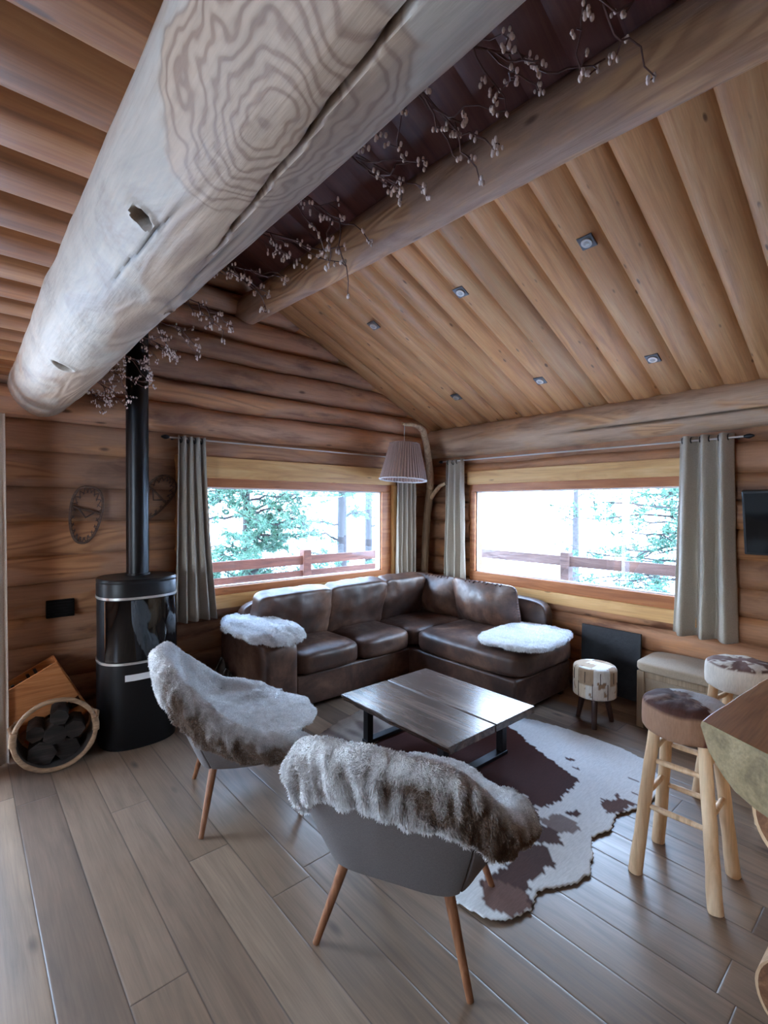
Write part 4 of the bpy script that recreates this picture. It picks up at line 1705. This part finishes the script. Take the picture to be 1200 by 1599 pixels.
# slate panel
o = MB().box((0, 0, .27), (.022, .49, .54), Matrix.Rotation(R_(2), 3, 'Y')).build('slate_panel', SLATE, None, smooth=False, bevel=.003, loc=(4.095, 1.828, .045))
tag(o, 'square dark slate panel leaning on the log wall between chaise and bench', 'panel')

# storage bench
bn = tag(empty('storage_bench', (3.93, 1.06, 0)), 'low storage bench with padded beige lid under the pale curtain', 'bench')
bw, bl = .40, .82
MB().cushion((0, 0, .445), (bw + .04, bl + .04, .075), 7, .12, 16, None, .002, 4).build('seat_pad', BENCHFAB, bn)
for x in (-1, 1):
    for y in (-1, 1):
        MB().span((x * (bw / 2 - .025) - .025, y * (bl / 2 - .025) - .025, 0), (x * (bw / 2 - .025) + .025, y * (bl / 2 - .025) + .025, .41)).build('leg', BENCHWOOD, bn, smooth=False, bevel=.004)
MB().span((-bw / 2 + .01, -bl / 2 + .05, .365), (-bw / 2 + .03, bl / 2 - .05, .41)).build('rail', BENCHWOOD, bn, smooth=False, bevel=.003)
MB().span((-bw / 2 + .01, -bl / 2 + .05, .09), (-bw / 2 + .03, bl / 2 - .05, .13)).build('rail', BENCHWOOD, bn, smooth=False, bevel=.003)
MB().span((-bw / 2 + .022, -bl / 2 + .05, .12), (-bw / 2 + .032, bl / 2 - .05, .37)).build('front_panel', BENCHFAB, bn, smooth=False)
MB().span((-bw / 2 + .05, bl / 2 - .04, .09), (bw / 2 - .05, bl / 2 - .015, .41)).build('side_panel', BENCHWOOD, bn, smooth=False)
MB().span((-bw / 2 + .05, -bl / 2 + .015, .09), (bw / 2 - .05, -bl / 2 + .04, .41)).build('side_panel', BENCHWOOD, bn, smooth=False)


# ------------------------------------------------------------------ bar stools
def bar_stool(loc, rz, label, seed, dark):
    root = tag(empty('bar_stool', loc, rz), label, 'stool')
    b = MB()
    n = 110
    prof = [(.13, .622), (.158, .627), (.166, .640), (.167, .655), (.168, .67), (.168, .685), (.168, .70), (.168, .715), (.167, .73), (.162, .745), (.155, .753), (.145, .758), (.13, .7625), (.115, .765), (.10, .767), (.085, .7685), (.07, .7695), (.055, .770), (.04, .7705), (.025, .771), (.012, .771), (.002, .771)]
    for r, z in prof:
        for i in range(n):
            a = 2 * PI * i / n
            x, y = math.cos(a), math.sin(a)
            X, Y = x * r, y * r
            e = nz(X * 11 + seed, Y * 11, z * 9) + .5 * nz(X * 34 + seed, Y * 34, z * 22) + .3 * nz(X * 90, Y * 50, z * 40)
            if dark:
                top = z > .742
                c = (.125, .048, .034) if e < .10 else (.19, .085, .062)
                if top and (X * .75 - Y * .65) > .015 + .05 * e:
                    c = (.46, .45, .47)
                elif top:
                    c = (.075, .034, .028) if e < .15 else (.15, .085, .065)
                if not top and X < -.06 and Y > -.10:
                    c = (.27, .15, .095)
            else:
                top = z > .745
                c = (.60, .53, .46) if (X < .0 or top) else (.42, .30, .22)
                if top and e > -.18:
                    c = (.17, .10, .085)
            rr_ = r * (1 + .02 * nz(x * 3 + seed, y * 3, z * 10))
            b.vert((rr_ * x, rr_ * y, z + .006 * nz(x * r * 20, y * r * 20, seed)), c)
    for k in range(len(prof) - 1):
        for i in range(n):
            a, c = k * n + i, k * n + (i + 1) % n
            b.f.append((a, c, c + n, a + n))
    b.f.append(tuple(range(n))[::-1])
    b.build('seat', HIDE, root)
    hx, hy = .145, .15
    L = {}
    for sx in (-1, 1):
        for sy in (-1, 1):
            ft = Vector((sx * hx, sy * hy, 0))
            tp = Vector((sx * .092, sy * .092, .645))
            L[(sx, sy)] = (ft, tp)
            pts = [ft.lerp(tp, k / 8) + Vector((.003 * nz(k * .9, sx + seed), .003 * nz(k * .8, sy + seed), 0)) for k in range(9)]
            MB().tube(pts, [.0285 - .0006 * k for k in range(9)], 14, True, .10, seed + sx * 2 + sy).build('leg', STOOLWOOD, root)

    def rung(a, c, z, r=.0125):
        p = L[a][0].lerp(L[a][1], z / .645)
        q = L[c][0].lerp(L[c][1], z / .645)
        MB().tube([p.lerp(q, .06), p.lerp(q, .35), p.lerp(q, .7), p.lerp(q, .94)], [r * .8, r, r, r * .8], 10, True, .1, z).build('rung', STOOLWOOD, root)
    for z in (.30, .50):
        rung((-1, -1), (-1, 1), z)
        rung((1, -1), (1, 1), z)
    for z in (.36, .56):
        rung((-1, -1), (1, -1), z - .02)
        rung((-1, 1), (1, 1), z - .02)
    return root


bar_stool((2.385, .735, 0), R_(2), 'log bar stool with dark brown cowhide seat at the counter end', 2.0, True)
bar_stool((3.20, .72, 0), R_(-8), 'log bar stool with white and brown hide seat beside the beige bench', 6.0, False)

# ------------------------------------------------------------------ half log counter
cn = tag(empty('bar_counter', (1.576, .444, 0)), 'thick half log bar counter with flat top at the right picture edge', 'counter')
ux = Vector((math.cos(R_(-3.6)), math.sin(R_(-3.6)), 0))
uy = Vector((-ux.y, ux.x, 0))
prof = [(0, 1.0), (.004, .985), (-.018, .925), (-.058, .882), (-.09, .860), (-.14, .848), (-.22, .842), (-.32, .845), (-.40, .86), (-.46, .885), (-.50, .93), (-.515, .975), (-.515, 1.0)]
b = MB()
NX = 40
LEN = 1.95
for i in range(NX + 1):
    for (py_, pz_) in prof:
        skew = .48 * py_ * (1 - i / NX)
        x = LEN * i / NX
        wob_ = .010 * nz(x * 2.3, py_ * 5) + .006 * nz(x * 7, py_ * 9)
        q = 1 if 0 < i else 1
        p = ux * (x + skew * -1 * -1) + uy * (py_ + (wob_ if pz_ < .99 or True else 0) * (0.6 if pz_ > .99 else 1))
        b.vert((p.x, p.y, pz_ + (wob_ * .6 if pz_ < .98 else 0)))
m_ = len(prof)
for i in range(NX):
    for k in range(m_):
        a, c = i * m_ + k, i * m_ + (k + 1) % m_
        b.f.append((a, a + m_, c + m_, c))
b.f.append(tuple(NX * m_ + k for k in range(m_))[::-1])
b.build('counter_slab', COUNTER, cn, bevel=.004)
e_ = MB()
for (py_, pz_) in prof:
    wob_ = .010 * nz(0, py_ * 5) + .006 * nz(0, py_ * 9)
    p = ux * (.48 * py_ - .0015) + uy * (py_ + wob_ * (.6 if pz_ > .99 else 1))
    e_.vert((p.x, p.y, pz_ + (wob_ * .6 if pz_ < .98 else 0)))
e_.f.append(tuple(range(m_)))
e_.build('cut_end', COUNTER_END, cn, smooth=False)
for k, (zc, r, x0, yc) in enumerate(((.135, .135, .29, -.185), (.395, .125, .36, -.21), (.675, .155, .28, -.195))):
    b = MB()
    pts = [ux * lerp(x0, 1.7, i / 12) + uy * (yc + .006 * nz(i * .8, k)) + Vector((0, 0, zc)) for i in range(13)]
    b.tube(pts, [r * (1 + .02 * nz(i * .7, k, 5)) for i in range(13)], 40, True, .05, k + 2)
    lg = b.build('support_log', STOOLWOOD, cn)
    c0 = pts[0] - ux * .002
    e2 = MB()
    i0 = e2.vert(c0)
    for rr_ in (.35, .7, .93):
        for i in range(40):
            a = 2 * PI * i / 40
            e2.vert(c0 + (uy * math.cos(a) + Vector((0, 0, 1)) * math.sin(a)) * r * rr_ - ux * .004 * (rr_ < .9))
    for i in range(40):
        e2.f.append((0, 1 + (i + 1) % 40, 1 + i))
    for q in range(2):
        for i in range(40):
            a, c = 1 + q * 40 + i, 1 + q * 40 + (i + 1) % 40
            e2.f.append((a, c, c + 40, a + 40))
    e2.build('sawn_end', LOGEND, lg)

# ------------------------------------------------------------------ television
tv = tag(empty('television', (4.0, .635, 1.50)), 'black flat television tilted down on the log wall right of the pale curtain', 'television')
rot = Matrix.Rotation(R_(-13), 3, 'Y')
MB().box((0, 0, 0), (.045, .52, .44), rot).build('tv_body', TVBODY, tv, smooth=False, bevel=.006)
MB().box(rot @ Vector((-.0235, 0, 0)), (.002, .49, .405), rot).build('screen', SCREEN, tv, smooth=False)
MB().span((.02, -.06, -.05), (.17, .06, .05)).build('wall_bracket', DKMETAL, tv, smooth=False)

# ------------------------------------------------------------------ branch lamp
lm = tag(empty('branch_lamp', (3.985, 3.88, 0)), 'tall curved branch floor lamp with pleated taupe shade in the corner', 'lamp')
LO = Vector(lm.location)
trunk = [(3.90, 3.80, 0), (3.905, 3.80, .45), (3.90, 3.80, .9), (3.915, 3.80, 1.2), (3.945, 3.80, 1.5), (3.975, 3.80, 1.70), (3.985, 3.79, 1.82)]
far = lambda p, k: (p[0] * k, p[1] * k, 1.6 + (p[2] - 1.6) * k if p[2] > .05 else 0)
trunk = [far(p, 1.021) for p in trunk]
b = MB().tube([Vector(p) - LO for p in trunk], [.046, .042, .041, .040, .042, .046, .042], 14, True, .14, 2)
b.c = [(.55, .52, .5)] * len(b.c)  # corner shade on the trunk put into its tint
b.build('trunk', BRANCH, lm)
arm = [(3.985, 3.79, 1.80), (3.955, 3.77, 1.95), (3.90, 3.74, 2.11), (3.82, 3.70, 2.28), (3.73, 3.66, 2.40), (3.64, 3.63, 2.437), (3.52, 3.61, 2.445), (3.41, 3.60, 2.43), (3.37, 3.60, 2.437)]
arm = [far(p, lerp(1.021, 1.0, min(1, k / 4))) for k, p in enumerate(arm)]
MB().tube([Vector(p) - LO for p in arm], [.042, .042, .039, .036, .033, .029, .023, .017, .015], 12, True, .14, 5).build('arched_branch', BRANCH, lm)
MB().tube([Vector(p) - LO for p in ((4.055, 3.88, 1.66), (4.065, 3.80, 1.76), (4.07, 3.73, 1.83), (4.09, 3.66, 1.86))], [.026, .024, .022, .018], 10, True, .15, 7).build('side_branch', BRANCH, lm)
MB().tube([Vector(p) - LO for p in ((3.40, 3.60, 2.43), (3.40, 3.60, 2.22))], .004, 6).build('cord', PAPER, lm)
sh = MB()
NP = 180


def shade(u, v):
    a = 2 * PI * u
    r = lerp(.150, .238, v) + .0045 * math.sin(a * 46) + .003 * nz(math.cos(a) * 9, math.sin(a) * 9, v * 2)
    z = lerp(2.232, 1.868, v)
    p = Vector((r * math.cos(a), r * math.sin(a), z - 2.05))
    p = Matrix.Rotation(R_(4), 3, 'Y') @ p
    return p + Vector((3.395, 3.60, 2.05)) - LO


sh.grid(shade, 276, 8, True, lambda u, v: (lambda q: (q, q, q))(.55 + .75 * abs(math.sin(PI * u * 46)) + .25 * nz(u * 60, v)))
s_o = sh.build('lamp_shade', SHADEFAB, lm, bevel=-1)
rim = [shade(i / 60, 1.0) for i in range(61)]
MB().tube(rim, .007, 6, False).build('shade_trim', PAPER, s_o)
MB().tube([shade(i / 60, 0.0) for i in range(61)], .005, 6, False).build('shade_ring', SHADEFAB, s_o)

# ------------------------------------------------------------------ recessed ceiling spots
slope = math.atan(.443)
spots = [(2.70, 1.355, 'square recessed ceiling spotlight nearest the viewer, beside the slim log beam'),
         (2.68, 2.265, 'square recessed ceiling spotlight, middle of the row beside the slim log beam'),
         (2.65, 3.19, 'square recessed ceiling spotlight near the gable wall, beside the slim log beam'),
         (3.72, 1.375, 'square recessed ceiling spotlight over the pale curtain in the lower row'),
         (3.70, 2.255, 'square recessed ceiling spotlight above the middle of the right window'),
         (3.68, 3.16, 'square recessed ceiling spotlight nearest the corner lamp in the lower row')]
p_mesh = None
for k, (x, y, lb) in enumerate(spots):
    r_ = tag(empty('ceiling_spotlight', (x, y, 4.336 - .443 * x - .036)), lb, 'spotlight', 'recessed ceiling spotlights')
    r_.rotation_euler = (0, slope, 0)
    MB().box((0, 0, .004), (.088, .088, .012)).build('plate', SPOTPLATE, r_, smooth=False, bevel=.003)
    MB().lathe([(.026, -.010), (.030, -.010), (.032, .0), (.022, .0)], n=24).build('bezel', CHROME, r_)
    MB().ball((0, 0, -.004), .022, 16, 8, (1, 1, .45)).build('lens', SPOTGLASS, r_)


# ------------------------------------------------------------------ twig garland on the big log
def twig_branch(anchor, tip, n_sub, seed, label, buds=3, blen=.16):
    rnd = random.Random(seed)
    a, t = Vector(anchor), Vector(tip)
    root = tag(empty('bud_branch', a), label, 'branch', 'budding twigs along the big log beam')
    tw, bd = MB(), MB()

    def curve(p, q, sag, n=7, amp=.02):
        out = []
        for i in range(n + 1):
            f_ = i / n
            v = p.lerp(q, f_)
            v += Vector((amp * nz(f_ * 2.5, seed, p.x * 9), amp * nz(f_ * 2.5 + 9, seed, p.y * 9), amp * nz(f_ * 2.5 + 4, seed) - sag * math.sin(PI * f_)))
            out.append(v)
        return out

    def cluster(p, d):
        for k in range(rnd.randint(2, 4)):
            o_ = Vector((rnd.uniform(-1, 1), rnd.uniform(-1, 1), rnd.uniform(-1, 1))) * .007
            bd.ball(p + o_ - a, rnd.uniform(.0032, .0050), 6, 4, (.8, .8, 1.4))
    main = curve(a, t, .015)
    tw.tube([p - a for p in main], [.0032 - .0002 * i for i in range(len(main))], 6)
    cluster(main[-1], t - a)
    for k in range(n_sub):
        f_ = .2 + .8 * (k + rnd.random()) / n_sub
        i = min(len(main) - 2, int(f_ * (len(main) - 1)))
        p = main[i].lerp(main[i + 1], rnd.random())
        d = (t - a).normalized() * .8 + Vector((rnd.uniform(-.5, .7), rnd.uniform(-.9, .6), rnd.uniform(-.8, .5)))
        q = p + d.normalized() * blen * rnd.uniform(.55, 1.2)
        c = curve(p, q, .012, 6, .025)
        tw.tube([v - a for v in c], [.0021 - .00015 * i for i in range(len(c))], 5)
        for j in range(2, 7, 1):
            if rnd.random() < .62:
                e = c[j] + Vector((rnd.uniform(-1, 1), rnd.uniform(-1, 1), rnd.uniform(-1, .6))) * .018
                tw.tube([c[j] - a, e - a], [.0016, .0014], 4)
                cluster(e, d)
        cluster(c[-1], d)
    tw.build('stem', TWIG, root)
    o = bd.build('white_buds', BUD, root)
    o['kind'] = 'stuff'


TW = [((.56, .40, 2.47), (.80, .36, 2.40), 5, 'budding twig nearest the viewer, right of the big log end overhead'),
      ((.57, .62, 2.46), (.80, .50, 2.42), 6, None), ((.57, .72, 2.46), (.74, .62, 2.33), 6, 'budding twig arching below the slim log beam'),
      ((.57, .95, 2.46), (.75, .80, 2.34), 7, None), ((.57, 1.15, 2.46), (.74, 1.00, 2.33), 6, None), ((.57, 1.40, 2.46), (.74, 1.22, 2.36), 6, None),
      ((.57, 1.70, 2.46), (.76, 1.50, 2.38), 7, None), ((.57, 2.00, 2.46), (.74, 1.80, 2.33), 7, None), ((.57, 2.3, 2.46), (.74, 2.15, 2.36), 7, None),
      ((.57, 2.6, 2.46), (.74, 2.42, 2.36), 8, None), ((.57, 2.9, 2.46), (.74, 2.75, 2.35), 8, None), ((.57, 3.2, 2.45), (.74, 3.05, 2.32), 8, None),
      ((.57, 3.5, 2.45), (.72, 3.35, 2.30), 8, None), ((.57, 3.8, 2.44), (.72, 3.62, 2.30), 9, 'budding twig over the log wall at the far end of the big log')]
for k, (a, t, n, lb) in enumerate(TW):
    twig_branch(a, t, n, 31 + k * 7, lb or 'thin brown twig with white buds tucked along the middle of the big log beam', blen=.15)

# ------------------------------------------------------------------ felt log bag between stove and sofa
fb_ = tag(empty('firewood_bag', (1.46, 3.62, 0)), 'dark felt firewood bag with pointed flaps between the stove and the sofa', 'bag')


def flap(x0, y0, w0, h, tilt, name):
    b = MB()

    def fn(u, v):
        wv = w0 * (1 - v) ** .8
        return (x0 + (u - .5) * wv + tilt * v, y0 + .03 * math.sin(u * PI) + .03 * v, h * v + .012 * nz(u * 3, v * 3, x0 * 9))
    b.grid(fn, 8, 10)
    o = b.build(name, FELT, fb_, bevel=-1)
    sl_ = o.modifiers.new('thick', 'SOLIDIFY')
    sl_.thickness = .006


flap(-.02, -.08, .26, .36, .09, 'flap')
flap(.05, .0, .24, .30, .08, 'flap')
flap(.0, .08, .26, .40, .10, 'flap')
MB().cushion((0.02, 0, .09), (.22, .26, .18), 5, .1, 10).build('bag_body', FELT, fb_)

# ------------------------------------------------------------------ outside
b = MB()


def terr(u, v):
    x, y = lerp(-30, 70, u), lerp(-30, 70, v)
    d = max(0, math.hypot(max(0, x - 4), max(0, y - 4)) - 5)
    return (x, y, -1.2 + .16 * d + .0022 * d * d + .5 * nz(x * .12, y * .12))


b.grid(terr, 80, 80)
struct(b.build('snow_ground', SNOW))
b = MB()
b.span((-3.5, YA + .25, -.16), (6.2, 5.75, -.06))
b.span((XB + .25, -3.0, -.16), (6.2, YA + .25, -.06))
struct(b.build('snowy_deck', SNOW, smooth=False, bevel=.02))


def railing(name, label, a, c, posts, mat, rails=((.88, 1.00), (.60, .72))):
    a, c = Vector(a), Vector(c)
    r_ = tag(empty(name, (a + c) / 2), label, 'railing')
    L = Vector(r_.location)
    d = (c - a).normalized()
    for z0, z1 in rails:
        p, q = a - L, c - L
        zc = (z0 + z1) / 2
        b = MB()
        ln = (c - a).length
        rot_ = Matrix.Rotation(math.atan2(d.y, d.x), 3, 'Z')
        b.box(((p + q) / 2) + Vector((0, 0, zc)), (ln, .045, z1 - z0), rot_)
        b.build('rail', mat, r_, smooth=False, bevel=.006)
    for f_ in posts:
        p = a.lerp(c, f_) - L
        MB().box((p.x, p.y, .46), (.115, .115, 1.14)).build('post', mat, r_, smooth=False, bevel=.008)
    return r_


railing('wooden_railing', 'reddish wooden balcony railing outside the back window', (-2.6, 5.5, 0), (6.0, 5.5, 0), (.02, .26, .700, .98), RAIL_R, ((.84, .955), (.66, .765)))
railing('wooden_railing', 'grey brown wooden balcony railing outside the right window', (5.75, 5.4, 0), (5.75, -2.6, 0), (.02, .285, .62, .98), RAIL_G, ((.86, .985), (.52, .62)))


def pine(loc, h, r, seed, label, n_br, zlo, blen, tufts, dirs=None, nl=.075, crown=True, tilt=(0, 0), gr='pine trees beyond the railing'):
    rnd = random.Random(seed)
    root = tag(empty('pine_tree', loc), label, 'tree', gr)
    MB().tube([(tilt[0] * k / 8 + .03 * nz(k, seed), tilt[1] * k / 8 + .03 * nz(k + 9, seed), h * k / 8) for k in range(9)], [r * (1 - .09 * k) for k in range(9)], 14, True, .12, seed).build('trunk', BARK, root)
    br, nd = MB(), MB()
    for k in range(n_br):
        z = zlo + (h * .98 - zlo) * (k + rnd.random()) / n_br
        an = rnd.uniform(0, 2 * PI) if dirs is None else R_(rnd.uniform(*dirs))
        ln = blen * rnd.uniform(.6, 1.15) * (1 - .5 * z / h)
        d = Vector((math.cos(an), math.sin(an), rnd.uniform(-.25, .15)))
        pts = []
        p = Vector((0, 0, z))
        for i in range(8):
            pts.append(p.copy())
            p = p + d * ln / 7 + Vector((rnd.uniform(-.06, .06), rnd.uniform(-.06, .06), rnd.uniform(-.05, .06)))
        br.tube(pts, [.022 * (1 - .1 * i) for i in range(8)], 6)
        for i in range(2, 8):
            for s_ in range(2):
                e = pts[i] + Vector((rnd.uniform(-1, 1), rnd.uniform(-1, 1), rnd.uniform(-.5, .5))) * .30
                br.tube([pts[i], pts[i].lerp(e, .5) + Vector((0, 0, -.02)), e], [.009, .006, .004], 4)
                for t_ in range(tufts):
                    f_ = rnd.uniform(.3, 1.1)
                    c = pts[i].lerp(e, f_) + Vector((rnd.uniform(-1, 1), rnd.uniform(-1, 1), rnd.uniform(-1, 1))) * .05
                    ax = (e - pts[i]).normalized()
                    sh_ = rnd.uniform(.75, 1.25)
                    tint = (sh_, sh_ * rnd.uniform(.95, 1.08), sh_)
                    for q in range(11):
                        dv = (ax * .5 + Vector((rnd.uniform(-1, 1), rnd.uniform(-1, 1), rnd.uniform(-.8, 1)))).normalized() * nl * rnd.uniform(.7, 1.2)
                        sd = dv.cross(Vector((rnd.uniform(-1, 1), rnd.uniform(-1, 1), rnd.uniform(-1, 1))))
                        if sd.length < 1e-6:
                            continue
                        sd = sd.normalized() * .0065
                        i0 = len(nd.v)
                        nd.vert(c - sd, tint)
                        nd.vert(c + sd, tint)
                        nd.vert(c + dv, tint)
                        nd.f.append((i0, i0 + 1, i0 + 2))
    br.build('branches', BARK, root)
    o = nd.build('needles', NEEDLE, root, smooth=False)
    o['kind'] = 'stuff'
    return root


pine((3.35, 7.1, -1.2), 5.0, .09, 3, 'dense green pine filling the left part of the back window', 64, 1.5, 1.35, 11)
pine((5.36, 7.35, -1.2), 6.5, .12, 5, 'grey pine trunk right of the middle of the back window', 22, 1.2, 1.3, 6)
pine((6.32, 7.75, -1.2), 6.5, .10, 8, 'slim grey pine trunk at the right side of the back window', 16, 1.2, 1.1, 5)
pine((8.0, 1.9, -1.2), 5.2, .12, 13, 'green pine spreading bare branches across the right window', 60, 1.3, 2.6, 8, (90, 215))
pine((11.5, 6.0, -.6), 5.0, .10, 17, 'sparse distant pine on the snowy slope outside the right window', 14, .8, 1.2, 1)

hs = tag(empty('chalet', (10.5, 16.5, 0)), 'pale chalet with bluish roof far behind the pine trees', 'house')
MB().span((-2.5, -2, 0), (2.5, 2, 2.6)).build('wall', PLASTER, hs, smooth=False)
rf = MB()
for s_ in (-1, 1):
    rf.bar((0, s_ * 2.5, 2.3), (0, 0, 4.2), 6.0, .15)
rf.build('roof', SHINGLE, hs, smooth=False)
